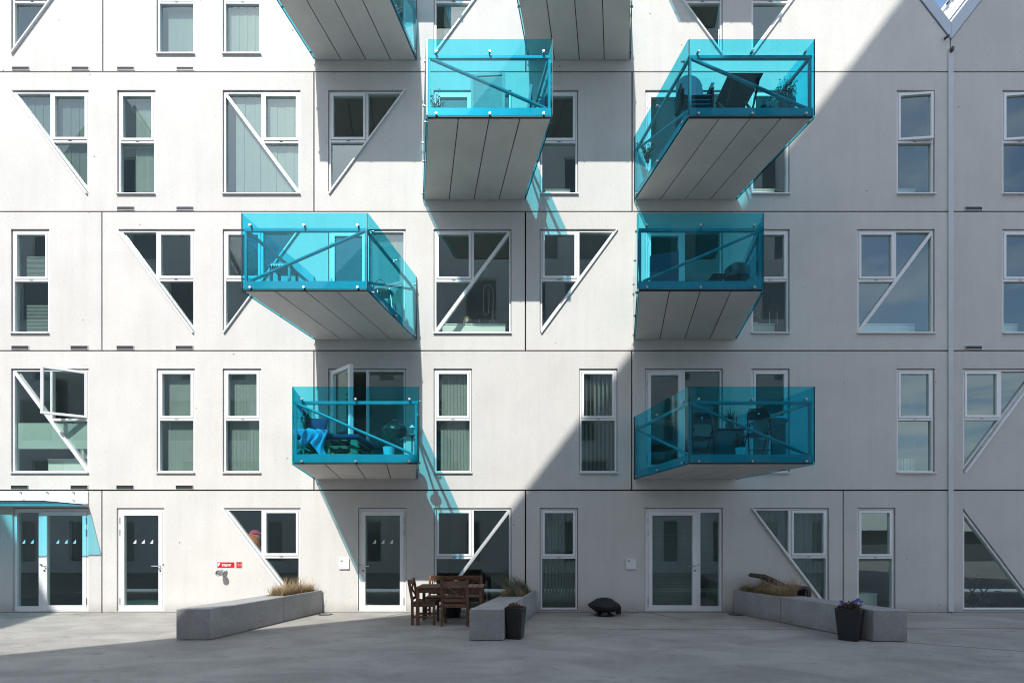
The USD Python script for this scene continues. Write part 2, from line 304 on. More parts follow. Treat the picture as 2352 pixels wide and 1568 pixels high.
M['ground'] = usdkit.material(stage, '/World/Looks/worn_concrete_paving', {
    'g': ('geometry', {}), 'm1': ('mapping', {'scale': (0.85, 1.35, 1.0)}), 'n1': ('noise_texture', {'scale': 1.1, 'detail': 8.0, 'roughness': 0.62, 'distortion': 0.6}),
    'n2': ('noise_texture', {'scale': 0.35, 'detail': 5.0}), 'n3': ('noise_texture', {'scale': 24.0, 'detail': 5.0, 'roughness': 0.8}),
    'm4': ('mapping', {'scale': (0.75, 1.7, 1.0), 'rotation': (0, 0, 0.08)}), 'n4': ('noise_texture', {'scale': 1.6, 'detail': 6.0, 'roughness': 0.7, 'distortion': 1.2}),
    'r1': ('rgb_ramp', {'ramp': [(0.0, (0.20, 0.19, 0.171)), (0.36, (0.26, 0.247, 0.222)), (0.49, (0.31, 0.294, 0.264)), (0.62, (0.36, 0.342, 0.307)), (1.0, (0.41, 0.39, 0.35))]}),
    'r2': ('rgb_ramp', {'ramp': [(0.0, (0.80,) * 3), (0.4, (0.92,) * 3), (0.6, (1.0,) * 3), (1.0, (1.1,) * 3)]}),
    'r3': ('rgb_ramp', {'ramp': [(0.0, (0.7,) * 3), (0.35, (0.85,) * 3), (0.5, (1.0,) * 3), (1.0, (1.12,) * 3)]}),
    'r4': ('rgb_ramp', {'ramp': [(0.0, (0.66, 0.65, 0.64)), (0.36, (0.66, 0.65, 0.635)), (0.40, (1.0,) * 3), (0.62, (1.0,) * 3), (0.66, (1.1,) * 3), (1.0, (1.12,) * 3)]}),
    'x1': ('mix_color', {'blend_type': 'multiply', 'fac': 1.0}), 'x2': ('mix_color', {'blend_type': 'multiply', 'fac': 1.0}), 'x3': ('mix_color', {'blend_type': 'multiply', 'fac': 0.8}),
    'b': ('bump', {'strength': 0.35, 'distance': 0.006}), 'p': ('principled_bsdf', {'roughness': 0.72, 'specular_ior_level': 0.35})},
    [('g.position', 'm1.vector'), ('m1.vector', 'n1.vector'), ('g.position', 'n2.vector'), ('g.position', 'n3.vector'), ('g.position', 'm4.vector'), ('m4.vector', 'n4.vector'),
     ('n1.fac', 'r1.fac'), ('n2.fac', 'r2.fac'), ('n3.fac', 'r3.fac'), ('n4.fac', 'r4.fac'), ('r1.color', 'x1.a'), ('r2.color', 'x1.b'), ('x1.result', 'x2.a'), ('r3.color', 'x2.b'),
     ('x2.result', 'x3.a'), ('r4.color', 'x3.b'), ('x3.result', 'p.base_color'), ('n3.fac', 'b.height'), ('b.normal', 'p.normal')], surface='p.BSDF')

# ------------------------------------------------------------------ ground
gnd = obj('ground', trimesh.Trimesh([[-600, -700, 0], [600, -700, 0], [600, 6, 0], [-600, 6, 0]], [[0, 1, 2], [0, 2, 3]]), M['ground'])
tag(gnd, kind='structure')
def ground_line(name, pts, w):
    g = LineString(pts).buffer(w / 2, cap_style=2)
    e = trimesh.creation.extrude_polygon(g, 0.002); e.apply_translation([0, 0, 0.0025])
    return obj(name, e, M['tarm'], gnd)
def gpt(dx, dy):
    k = (EYE * PPM) / (dy - HOR); return np.array([sx(dx, k), -D * (1 - k), 0.0])
ground_line('expansion_joint', [(-14, -0.016), (14, -0.016)], 0.03)
ground_line('expansion_joint', [(2.87, -0.03), (3.35, -1.06)], 0.012)
ground_line('expansion_joint', [(-4.0, -0.03), (-4.55, -1.2)], 0.008)
ground_line('expansion_joint', [(-2.25, -0.03), (-2.62, -0.55)], 0.012)
ground_line('expansion_joint', [(1.6, -2.12), (12, -1.9)], 0.006)
ground_line('expansion_joint', [(5.7, -3.1), (9.0, -4.9)], 0.007)
ground_line('expansion_joint', [(-9.0, -0.03), (-10.1, -0.8)], 0.01)
for k, (x, y) in enumerate([(-3.95, -0.32), (4.62, -0.33)]):
    mc = thing('drain_cover', ['small round iron cover in the sunlit paving left of the middle door', 'small round iron cover in the shade before the double door'][k], 'drain cover', (x, y, 0.003), group=None)
    obj('rim', moved(trimesh.creation.annulus(0.115, 0.14, 0.006), (0, 0, 0.003)), M['dark'], mc)
    lid = obj('lid', lathe([(0, 0.008), (0.11, 0.008), (0.113, 0.003), (0.113, 0.0), (0, 0)], 20), M['iron'], mc)

# ------------------------------------------------------------------ the building in front
JZ = [0.0, 2.635, 5.638, 8.632, 11.643]           # storey joints
ML = [25, 269, 511.5, 753.5, 996, 1240, 1482, 1726, 1969, 2212]
NOTCH_X, NOTCH_Z = sx(2183.5), sz(93)
SPLIT = sx(2183)
bldA = thing('apartment_building', 'white concrete apartment building with triangular windows that fills most of the picture', 'building')
bldB = thing('apartment_building', 'narrow strip of white gabled apartment building right of the tall downpipe', 'building')

def opening(m, kind, row, half=None):
    x0 = sx(ML[m]); x1 = sx(ML[m] + 178.5)
    if half == 'L': x1 = sx(ML[m] + 88)
    if half == 'R': x0 = sx(ML[m] + 90.5)
    z0, z1 = (JZ[row] + 0.37, JZ[row] + 2.618) if row else (0.045, 2.252)
    if kind == 'P': z0 = JZ[row] + 0.42
    if kind == 'TR': return Polygon([(x0, z1), (x1, z1), (x1, z0)])       # upper right triangle
    if kind == 'TL': return Polygon([(x0, z1), (x1, z1), (x0, z0)])       # upper left triangle
    if kind == 'TB': return Polygon([(x0, z1), (x1, z0), (x0, z0)])       # lower left triangle
    return box(x0, z0, x1, z1)
def sharp(p, d): return p.buffer(d, join_style=2, mitre_limit=4)

WINS = [  # row, module, kind, half, blind, flags
    (4, 0, 'TL', None, None, ''), (4, 1, 'S', 'R', 'vert', ''), (4, 2, 'S', 'L', 'roll', ''), (4, 3, 'P', None, None, ''), (4, 4, 'TL', None, 'roll', ''),
    (4, 5, 'P', None, None, ''), (4, 6, 'TR', None, None, ''), (4, 7, 'TL', None, None, ''),
    (3, 0, 'TR', None, 'dark', ''), (3, 1, 'S', 'L', 'halfvert', ''), (3, 2, 'DR', None, 'roll', ''), (3, 3, 'TL', None, None, ''), (3, 4, 'P', None, None, ''),
    (3, 5, 'S', 'L', None, 'cab'), (3, 6, 'P', None, None, ''), (3, 7, 'S', 'L', None, 'cab'), (3, 8, 'S', 'R', None, 'cabtilt'), (3, 9, 'S', 'R', None, 'tilt'),
    (2, 0, 'S', 'L', 'pleat', ''), (2, 1, 'TR', None, None, ''), (2, 2, 'TL', None, None, ''), (2, 3, 'P', None, 'rollR', ''), (2, 4, 'DL', None, None, 'cab'),
    (2, 5, 'TL', None, None, ''), (2, 6, 'P', None, None, ''), (2, 7, 'S', 'L', None, 'cab'), (2, 8, 'DL', None, None, 'cab'), (2, 9, 'S', 'R', None, 'cab'),
    (1, 0, 'DR', None, None, 'openfrost cab'), (1, 1, 'S', 'R', 'vert', ''), (1, 2, 'S', 'L', 'vertpale', ''), (1, 3, 'P', None, None, 'opendoor'),
    (1, 4, 'S', 'L', 'vert', ''), (1, 5, 'S', 'R', 'vertturned', ''), (1, 6, 'P', None, None, ''), (1, 7, 'S', 'L', None, ''), (1, 8, 'S', 'R', 'vertthin', 'cab'), (1, 9, 'TL', None, None, ''),
    (0, 2, 'TR', None, None, ''), (0, 4, 'DL', None, None, ''), (0, 5, 'S', 'L', 'vertdark', ''), (0, 7, 'TR', None, 'dark', ''), (0, 8, 'S', 'L', None, 'cab'), (0, 9, 'TB', None, None, ''),
]
DOORS = [  # ground floor doors: x0, x1, leaf interval, fixed interval
    (28.5, 203, (96, 196), (30, 88), 'left', True, ''), (268, 377, (274, 371), None, 'right', True, ''), (822.5, 933, (829, 927), None, 'left', True, ''),
    (1481, 1660.5, (1490, 1601), (1604, 1656), 'right', False, 'pleat')]
holes = [opening(m, k, r, h) for r, m, k, h, b, f in WINS] + [box(sx(a), 0.03, sx(b), sz(1166)) for a, b, *_ in DOORS]
HOLES = unary_union(holes)

# wall outline: gables meeting in the notch
outA = Polygon([(-15, 0), (SPLIT, 0), (SPLIT, NOTCH_Z), (3.1, NOTCH_Z + (SPLIT - 3.1) * 1.29), (-0.4, 16.2), (-5.6, 22.5), (-12.4, 14.0), (-15, 14.0)])
outB = Polygon([(SPLIT, 0), (19, 0), (19, 16), (15.5, NOTCH_Z + (15.5 - SPLIT) * 1.29), (SPLIT, NOTCH_Z)])
VJ = [[234, 1207, 1937], [721, 1451], [234, 1207], [721, 1452], [236, 1208]]
GAP = 0.0145
def panels(bld, outline, joints, mat):
    minx, _, maxx, _ = outline.bounds
    for r in range(5):
        z0, z1 = JZ[r], (JZ[r + 1] if r < 4 else 30)
        xs = [minx] + [sx(j) for j in joints[r]] + [maxx]
        for a, b in zip(xs[:-1], xs[1:]):
            g = GAP
            p = box(a + g, z0 + (g if r else 0.0), b - g, z1 - g).intersection(outline).difference(HOLES)
            if p.is_empty: continue
            obj('wall_panel', slab(p, 0.0, 0.19), mat, bld)
    # dark rubber behind the joints
    lines = [LineString([(minx, JZ[r]), (maxx, JZ[r])]) for r in range(1, 5)] + [LineString([(sx(j), JZ[r]), (sx(j), JZ[r + 1] if r < 4 else 30)]) for r in range(5) for j in joints[r]]
    if bld is bldB: lines.append(LineString([(SPLIT, 0), (SPLIT, 30)]))
    for ln in lines:
        q = ln.buffer(0.03, cap_style=2).intersection(outline).difference(HOLES.buffer(0.002))
        if not q.is_empty: obj('joint_seal', slab(q, 0.055 if ln.coords[0][0] != ln.coords[1][0] else 0.0575, 0.16), M['seal'], bld)
panels(bldA, outA, VJ, M['wall'])
panels(bldB, outB, [[], [], [], [], []], M['wall2'])

# rooms behind: back wall, slabs, partitions, roof
for bld, xa, xb in ((bldA, -15, SPLIT - 0.06), (bldB, SPLIT + 0.06, 19)):
    obj('back_wall', slab((outA if bld is bldA else outB).buffer(-.12, join_style=2).intersection(box(xa, 0, xb, 14.4)), 4.2, 4.4), M['room'], bld)
    for r in range(6):
        z = JZ[r] if r < 5 else 14.65
        ea, eb = (xa, xb) if r < 5 else ((xa, 7.2) if bld is bldA else (11.6, xb))
        obj('floor_slab', bevel_box(ea, eb, 0.192, 4.195, z - 0.2 if r else 0.012, z + 0.12 if r else 0.03), M['room'], bld)
        if r < 5:
            obj('floor_covering', bevel_box(xa, xb, 0.3, 4.19, z + 0.121 if r else 0.031, z + 0.14 if r else 0.042), M['floor'], bld)
    if bld is bldA:
        for r in range(5):
            for m in range(10):
                if ((m + r) % 2 == 0 or m == 0) and m < 9:
                    x = sx(ML[m] - 30) if m else -12.0
                    obj('partition', bevel_box(x - 0.06, x + 0.06, 0.195, 4.19, JZ[r] + 0.15, (JZ[r + 1] if r < 4 else 14.6) - 0.205), M['room'], bld)
    for x in ((xa + .05, xb - .05) if bld is bldA else (xa + .05, xb - .05)):
        obj('end_wall', bevel_box(x - 0.05, x + 0.05, 0.2, 4.19, 0.05, 14.4 if abs(x - SPLIT) > 1 else NOTCH_Z - .15), M['room'], bld)

def add_blind(par, cell, style):
    x0, z0, x1, z1 = cell.bounds
    y = 0.155
    mb = MB(); mat = M['blind']
    if style in ('roll', 'rollR', 'dark'):
        mat = M['blind'] if style != 'dark' else M['blind2']
        if style == 'rollR': x0 = (x0 + x1) / 2
        if style == 'dark':
            n = max(4, int((x1 - x0) / 0.085)); w = (x1 - x0) / n
            for i in range(n): mb.add(moved(bevel_box(-w * .47, w * .47, -0.002, 0.002, z0 - .06, z1 + .03), (x0 + (i + .5) * w, y + 0.05, 0), rz=14))
        else:
            n = 9; w = (x1 - x0 + .06) / n
            for i in range(n): mb.box(x0 - .03 + i * w, x0 - .03 + (i + .965) * w, y + .006 * (i % 2), y + .006 * (i % 2) + .003, z0 - .04, z1 + .03)
    elif style == 'pleat':
        w = x1 - x0; n = 44
        for i in range(n):
            a = z0 - .03 + (z1 - 0.42 - z0) * i / n; b = z0 - .03 + (z1 - 0.42 - z0) * (i + 1) / n
            mb.add(bar_mesh((x0 + w * .2, y + (0.012 if i % 2 else 0), (a + b) / 2), (x1 + .03, y + (0.012 if i % 2 else 0), (a + b) / 2), 0.012, (b - a) * 0.92))
    elif style == 'pleatfull':
        n = 46
        for i in range(n):
            a = z0 + (z1 - z0) * i / n; b = z0 + (z1 - z0) * (i + 1) / n
            mb.add(bar_mesh((x0 - .02, y + .02, (a + b) / 2), (x1 + .02, y + .02, (a + b) / 2), 0.004, (b - a) * 0.97, up=(0, 0.55 if i % 2 else 0.4, 1)))
        mat = M['blind2']
    else:
        rzs = {'vert': 12, 'vertpale': 5, 'vertturned': 52, 'vertthin': 68, 'vertdark': 20, 'halfvert': 22}[style]
        if style == 'vertdark': mat = M['blind2']
        n = 10 if style != 'vertturned' else 8
        w = (x1 - x0) / n
        for i in range(n):
            if style == 'halfvert' and i < 3: continue
            if style in ('vert',) and i < 1: continue
            if style == 'vertthin' and i > 6: continue
            a = rzs + rng.uniform(-6, 6) * (2 if style == 'vertturned' else 1)
            top = z1 - 0.22 if style == 'vert' and False else z1 + 0.02
            mb.add(moved(bevel_box(-w * .455, w * .455, -0.0012, 0.0012, z0 - .04 if style != 'vertdark' else z0 + 0.12, top), (x0 + (i + .5) * w, y + 0.04, 0), rz=a))
        mb.box(x0 - 0.02, x1 + 0.02, y, y + 0.05, z1 + 0.0, z1 + 0.04)
    obj('blind', mb, mat, par)

def hinge_turn(mesh, axis_pt, axis, ang):
    m = mesh.copy(); m.apply_transform(trimesh.transformations.rotation_matrix(math.radians(ang), axis, axis_pt)); return m

WINDOW_AT = {}
def build_window(bld, O, kind, half, row, blind, flags):
    F = sharp(O, -0.015)
    fw = 0.036
    inner = sharp(F, -fw)
    x0, z0, x1, z1 = F.bounds
    zc = z1 - (z1 - z0) * 0.485; xc = (x0 + x1) / 2
    win = obj('window', slab(F.difference(inner), 0.03, 0.115), M['frame'], bld)
    WINDOW_AT[(row, round(x0, 1))] = win
    # rebate behind the outer gap so the joint reads as a dark line
    obj('gasket', slab(sharp(O, 0.0).difference(sharp(F, -0.01)), 0.10, 0.13), M['dark'], win)
    bars = []
    if kind == 'S':
        t = box(x0 + fw, zc - 0.022, x1 - fw, zc + 0.022); bars.append(('transom', t, 0.033)); sash_pt = Point(xc, zc + 0.4)
    elif kind == 'P':
        t = box(xc - 0.03, z0 + fw, xc + 0.03, z1 - fw); bars.append(('mullion', t, 0.033)); sash_pt = Point(xc - 0.3, zc)
    elif kind in ('DR', 'DL', 'TR', 'TL'):
        right = kind in ('DR', 'TR')
        mu = box(xc - 0.026, zc, xc + 0.026, z1 - fw)
        tr = box(xc, zc - 0.026, x1 - fw, zc + 0.026) if right else box(x0 + fw, zc - 0.026, xc, zc + 0.026)
        bars += [('mullion', mu, 0.034), ('transom', tr, 0.0365)]
        if kind[0] == 'D':
            d = LineString([(x0, z1), (x1, z0)] if right else [(x1, z1), (x0, z0)]).buffer(0.034, cap_style=2).intersection(inner)
            bars.append(('brace', d, 0.024))
        sash_pt = Point(xc + 0.3, zc + 0.35) if right else Point(xc - 0.3, zc + 0.35)
    else: sash_pt = None
    taken = Polygon()
    br = [b for b in bars if b[0] == 'brace']
    for nm, g, y in bars:
        if nm != 'brace' and br: g = g.difference(br[0][1])
        if kind[0] == 'T': g = g.intersection(inner)
        g = g.difference(taken) if nm == 'transom' else g
        taken = taken.union(g)
        if not g.is_empty: obj(nm, slab(g, y, 0.11), M['frame'], win)
    cells = inner.difference(unary_union([b[1] for b in bars]).buffer(0.0005)) if bars else inner
    cells = [c for c in getattr(cells, 'geoms', [cells]) if c.area > 0.01]
    for c in cells:
        if sash_pt is not None and c.contains(sash_pt):
            so = sharp(c, -0.006); si = sharp(so, -0.049 if kind != 'P' else -0.075)
            ring = slab(so.difference(si), 0.022, 0.10); pane = flat(si, 0.062)
            a, b_, c_, d_ = so.bounds
            if 'openfrost' in flags:
                ring, pane = [hinge_turn(q, (c_, 0.03, 0), (0, 0, 1), 33) for q in (ring, pane)]
            elif 'opendoor' in flags:
                ring, pane = [hinge_turn(q, (a, 0.03, 0), (0, 0, 1), -40) for q in (ring, pane)]
            elif 'tilt' in flags:
                ring, pane = [hinge_turn(q, (a, 0.03, 0), (0, 0, 1), -5) for q in (ring, pane)]
            obj('sash', ring, M['sash'], win); obj('pane', pane, M['pane'], win)
            if kind != 'P' :
                obj('latch', bevel_box((a + c_) / 2 - .035, (a + c_) / 2 + .035, 0.026, 0.034, b_ - 0.03, b_ - 0.02, .002), M['steeldark'], win)
            elif 'opendoor' not in flags:
                for hz in (b_ + .25, (b_ + d_) / 2, d_ - .25): obj('hinge', tube_mesh([(a + .004, 0.018, hz - .05), (a + .004, 0.018, hz + .05)], 0.009), M['chrome'], win)
        else:
            obj('pane', flat(c, 0.075), M['pane'], win)
        if blind and not (blind == 'rollR' and c.centroid.x < xc):
            if c.area > 0.05:
                if blind == 'rollR': add_blind(win, box(*c.bounds), 'roll')
                else: add_blind_cell(win, c, blind, kind)
    # sills: proud metal strips
    if row and kind in ('S', 'DR', 'DL'):
        sp = box(x0 - 0.02, z0 - 0.024, x1 + 0.02, z0 - 0.002)
        obj('sill', slab(sp, -0.045, 0.10), M['frame'], win)
    if kind in ('TR', 'TL'):
        a, b = ((x0 - .02, z1 + .03), (x1 + .0, z0 - .03)) if kind == 'TR' else ((x1 + .02, z1 + .03), (x0 - .0, z0 - .03))
        d = np.array(b) - np.array(a); d /= np.linalg.norm(d); nrm = np.array([d[1], -d[0]]); nrm = nrm if nrm[1] < 0 else -nrm
        p = [np.array(a) + nrm * 0.002, np.array(b) + nrm * 0.002, np.array(b) + nrm * 0.03, np.array(a) + nrm * 0.03]
        sp = Polygon(p).intersection(box(x0 - .03, z0 - .1, x1 + .03, z1 + 0.012))
        obj('sill', slab(sp, -0.042, 0.10), M['frame'], win)
    if 'frost' in flags:
        fb = box(x0 + fw + .02, z0 + 0.52, x1 - fw, z0 + 1.08)
        for c in cells:
            q = c.intersection(fb)
            if not q.is_empty and q.area > .01 and not c.contains(sash_pt): obj('frosted_band', slab(q, 0.085, 0.087), M['frost'], win)
    if 'cab' in flags:
        zf = JZ[row] + 0.14 if row else 0.045
        xa, xb = x0 + 0.12, x1 - 0.12
        if kind[0] == 'D' and row == 1: xa = x0 + 0.45
        CABS.append((row, xa, xb, zf))
    return win
CABS = []
BLIND_CELLS = {}
def win_x0(win): return float(np.array(win.GetAttribute('points').Get())[:, 0].min())
def add_blind_cell(win, c, blind, kind):
    x0, z0, x1, z1 = c.bounds
    if kind[0] in 'TD' and blind in ('roll', 'dark'):
        if blind == 'dark':
            n = max(3, int((x1 - x0) / 0.085)); w = (x1 - x0) / n; mb = MB()
            for i in range(n):
                q = sharp(c, 0.02).intersection(box(x0 + i * w, z0 - 1, x0 + (i + .93) * w, z1 + 1))
                if not q.is_empty and q.area > 1e-4: mb.add(slab(q, 0.16 + 0.006 * (i % 2), 0.164 + 0.006 * (i % 2)))
            obj('blind', mb, M['blind2'], win)
        else:
            mb = MB(); q0 = sharp(c, .02); xa = win_x0(win) + .19; n = max(2, int((x1 - xa) / .17)); w = (x1 + .03 - xa) / n
            for i in range(n):
                q = q0.intersection(box(xa + i * w, z0 - 1, xa + (i + .97) * w, z1 + 1))
                if q.area > 1e-3: mb.add(slab(q, .15 + .006 * (i % 2), .153 + .006 * (i % 2)))
            if mb.m: obj('blind', mb, M['blind'], win)
    else:
        add_blind(win, c, blind)

for (r, m, k, h, bl, fl) in WINS:
    O = opening(m, k, r, h)
    build_window(bldB if m == 9 else bldA, O, k, h, r, bl, fl)

def build_door(x0d, x1d, leaf, fixed, hside, decals, blind):
    x0, x1, z1 = sx(x0d), sx(x1d), sz(1166)
    O = box(x0, 0.03, x1, z1); F = O.intersection(box(x0 + .012, 0.03, x1 - .012, z1 - .014))
    lf = box(sx(leaf[0]), 0.05, sx(leaf[1]), z1 - 0.075)
    fx = box(sx(fixed[0]) + .0, 0.05, sx(fixed[1]), z1 - 0.03) if fixed else None
    fr = F.difference(lf.buffer(0.004, join_style=2))
    if fx is not None: fxin = box(fx.bounds[0] + .055, 0.13, fx.bounds[2] - .02, z1 - 0.095); fr = fr.difference(fxin)
    door = obj('door', slab(fr, 0.03, 0.12), M['frame'], bldA)
    obj('gasket', slab(O.difference(sharp(F, -0.008)).intersection(box(x0 - 1, 0.035, x1 + 1, 5)), 0.08, 0.125), M['dark'], door)
    li = sharp(lf, -0.085); li = box(li.bounds[0], li.bounds[1] + 0.015, li.bounds[2], li.bounds[3])
    obj('leaf', slab(lf.difference(li), 0.024, 0.10), M['sash'], door)
    obj('pane', flat(li, 0.06), M['pane'], door)
    if fx is not None: obj('pane', flat(fxin, 0.07), M['pane'], door)
    hx = lf.bounds[0] + 0.04 if hside == 'left' else lf.bounds[2] - 0.04
    dr = 1 if hside == 'left' else -1
    hz = sz(1299)
    mb = MB(); mb.tube([(hx, 0.024, hz), (hx, -0.035, hz)], 0.011); mb.tube([(hx, -0.035, hz), (hx + dr * 0.15, -0.035, hz)], 0.0105)
    obj('handle', mb, M['chrome'], door, smooth=40)
    obj('lock', moved(trimesh.creation.cylinder(0.017, 0.02, sections=14, transform=trimesh.transformations.rotation_matrix(math.pi / 2, [1, 0, 0])), (hx, 0.016, hz - 0.1)), M['steeldark'], door)
    obj('lock', moved(trimesh.creation.cylinder(0.02, 0.03, sections=14, transform=trimesh.transformations.rotation_matrix(math.pi / 2, [1, 0, 0])), (hx - dr * 0.075, 0.018, hz + 0.03)), M['chrome'], door)
    ox = lf.bounds[2] + .003 if hside == 'left' else lf.bounds[0] - .003
    for q in (0.24, 1.72, 1.98): obj('hinge', tube_mesh([(ox, 0.02, q - .07), (ox, 0.02, q + .07)], 0.010), M['chrome'], door)
    if decals:
        zt = sz(1247.5); n = 3
        tri = lambda cx: Polygon([(cx - .042, zt), (cx + .028, zt), (cx + .028, zt + .088)])
        xs = [sx(d) for d in (({96: (127.5, 147, 166.5), 274: (305.5, 325, 344.5), 829: (859, 878.5, 898)})[leaf[0]])]
        for cx in xs: obj('sticker', slab(tri(cx), 0.054, 0.0565), M['white'], door)
        if fixed:
            for cx in (sx(48), sx(67.5)): obj('sticker', slab(tri(cx), 0.064, 0.0665), M['white'], door)
    if blind:
        add_blind(door, li, 'pleatfull')
        if fx is not None: add_blind(door, fxin, 'pleatfull')
    return door
for d in DOORS: build_door(*d)

# vents above the joints
for r, xs in ((4, (29, 165.5, 270, 406)), (3, (270, 406)), (2, (27.5, 163.5, 269, 405)), (1, (26.5, 163.5, 268.5, 405))):
    for xd in xs:
        x0, x1, z = sx(xd), sx(xd + 38.5), JZ[r] + 0.028
        v = obj('vent', slab(box(x0 - .009, z - .008, x1 + .009, z + .078).difference(box(x0, z, x1, z + .07)), -0.012, -0.0005), M['vent'], bldA)
        obj('vent_back', bevel_box(x0, x1, -0.004, -0.001, z, z + .07), M['dark'], v)
        for q in range(3): obj('slat', bar_mesh((x0, 0.0, z + .012 + q * .0235), (x1, 0.0, z + .014 + q * .022), 0.010, 0.004, up=(0, -0.3, 1)), M['steeldark'], v)
for r in (3, 2):
    x0, x1, z = sx(2216), sx(2254.5), JZ[r] + 0.028
    v = obj('vent', slab(box(x0 - .009, z - .008, x1 + .009, z + .078).difference(box(x0, z, x1, z + .07)), -0.012, -0.0005), M['vent'], bldB)
    obj('vent_back', bevel_box(x0, x1, -0.004, -0.001, z, z + .07), M['dark'], v)
    for q in range(3): obj('slat', bar_mesh((x0, 0.0, z + .012 + q * .0235), (x1, 0.0, z + .014 + q * .022), 0.010, 0.004, up=(0, -0.3, 1)), M['steeldark'], v)

# copings of the notch, roof slopes behind
SL = 1.29
def coping(bld, sgn):
    bx, bz = NOTCH_X, NOTCH_Z + 0.02
    n = np.array([0.0, 0.335])
    L = 4.2 if sgn < 0 else 5.0
    p = [(bx, bz), (bx + sgn * L, bz + L * SL), (bx + sgn * (L), bz + L * SL + n[1]), (bx, bz + n[1])]
    q = Polygon(p)
    if sgn > 0: q = Polygon([(bx + .004, bz + .004), p[1], p[2], (bx + .004, bz + n[1])])
    obj('coping', slab(q, -0.022, 0.30), M['coping'], bld)
    # roof slope behind it
    a = np.array([bx, 0.3, bz + .20]); b = np.array([bx + sgn * (L + 1.2), 0.3, bz + .20 + (L + 1.2) * SL])
    back = np.array([0, 6.0, 0])
    v = np.array([a, b, b + back, a + back, a - [0, 0, .2], b - [0, 0, .2], b + back - [0, 0, .2], a + back - [0, 0, .2]])
    obj('roof', trimesh.convex.convex_hull(v), M['roof'], bld)
coping(bldA, -1); coping(bldB, 1)
obj('roof', slab(Polygon([(-15, 14.0), (-12.4, 14.0), (-5.6, 22.5), (-0.4, 16.2), (3.1, NOTCH_Z + (SPLIT - 3.1) * SL), (3.3, NOTCH_Z + (SPLIT - 3.1) * SL + .2), (-0.4, 16.5), (-5.6, 22.8), (-12.5, 14.3), (-15, 14.3)]), 0.0, 6.3), M['roof'], bldA)
# railing of the roof terrace seen in the notch
yk = 2.4; kk = 1 + yk / D
rl = thing('roof_railing', 'white framed rooftop glazing and rails against the sky in the notch between two gables', 'rooftop frame', (NOTCH_X * kk, yk, EYE + (NOTCH_Z + .36 - EYE) * kk))
up_ = (1 / math.hypot(1, SL), SL / math.hypot(1, SL)); nx_, nz_ = -up_[1], up_[0]
def slanted(name, off, w, mat, depth=.10, y=0.0, lo=-.1, hi=2.6):
    p = lambda t: (up_[0] * t + nx_ * off, y, up_[1] * t + nz_ * off)
    return obj(name, bar_mesh(p(lo), p(hi), depth, w, up=(nx_, 0, nz_)), M[mat], rl)
slanted('rail', .03, .05, 'white'); slanted('rail', .13, .06, 'white'); slanted('glazing_panel', .26, .15, 'soffit', .03); slanted('rail', .40, .07, 'white', .12)
slanted('rail', .085, .015, 'steeldark', .06)
for q in range(9): slanted('bracket', .40, .05, 'steeldark', .04, -.09, .25 + q * .26, .37 + q * .26)
for q, (x, w_) in enumerate(((-.42, .03), (-.33, .05), (-.55, .03))): obj('post', bar_mesh((x, .3, -.2), (x, .3, 2.4), w_), M['coping'], rl)
obj('rail', bar_mesh((-.75, .35, .55), (-.15, .35, 1.25), .05), M['coping'], rl)

# downpipe
dp = obj('downpipe', bevel_box(sx(2176.8), sx(2188.8), -0.022, -0.002, 0.02, sz(123), 0.004), M['pipe'], bldB)
for z in (2.0, 4.6, 7.2): obj('collar', bevel_box(sx(2176.2), sx(2189.3), -0.025, -0.001, z - .008, z + .008, .002), M['pipe'], dp)
obj('spout', tube_mesh([((NOTCH_X - .13), -0.01, NOTCH_Z + .03), ((NOTCH_X - .13), -0.10, NOTCH_Z - .0)], 0.026, 10), M['steeldark'], dp)
obj('hopper', bevel_box(sx(2180.5), sx(2185), -0.08, -0.004, sz(123), sz(114), .004), M['steeldark'], dp)

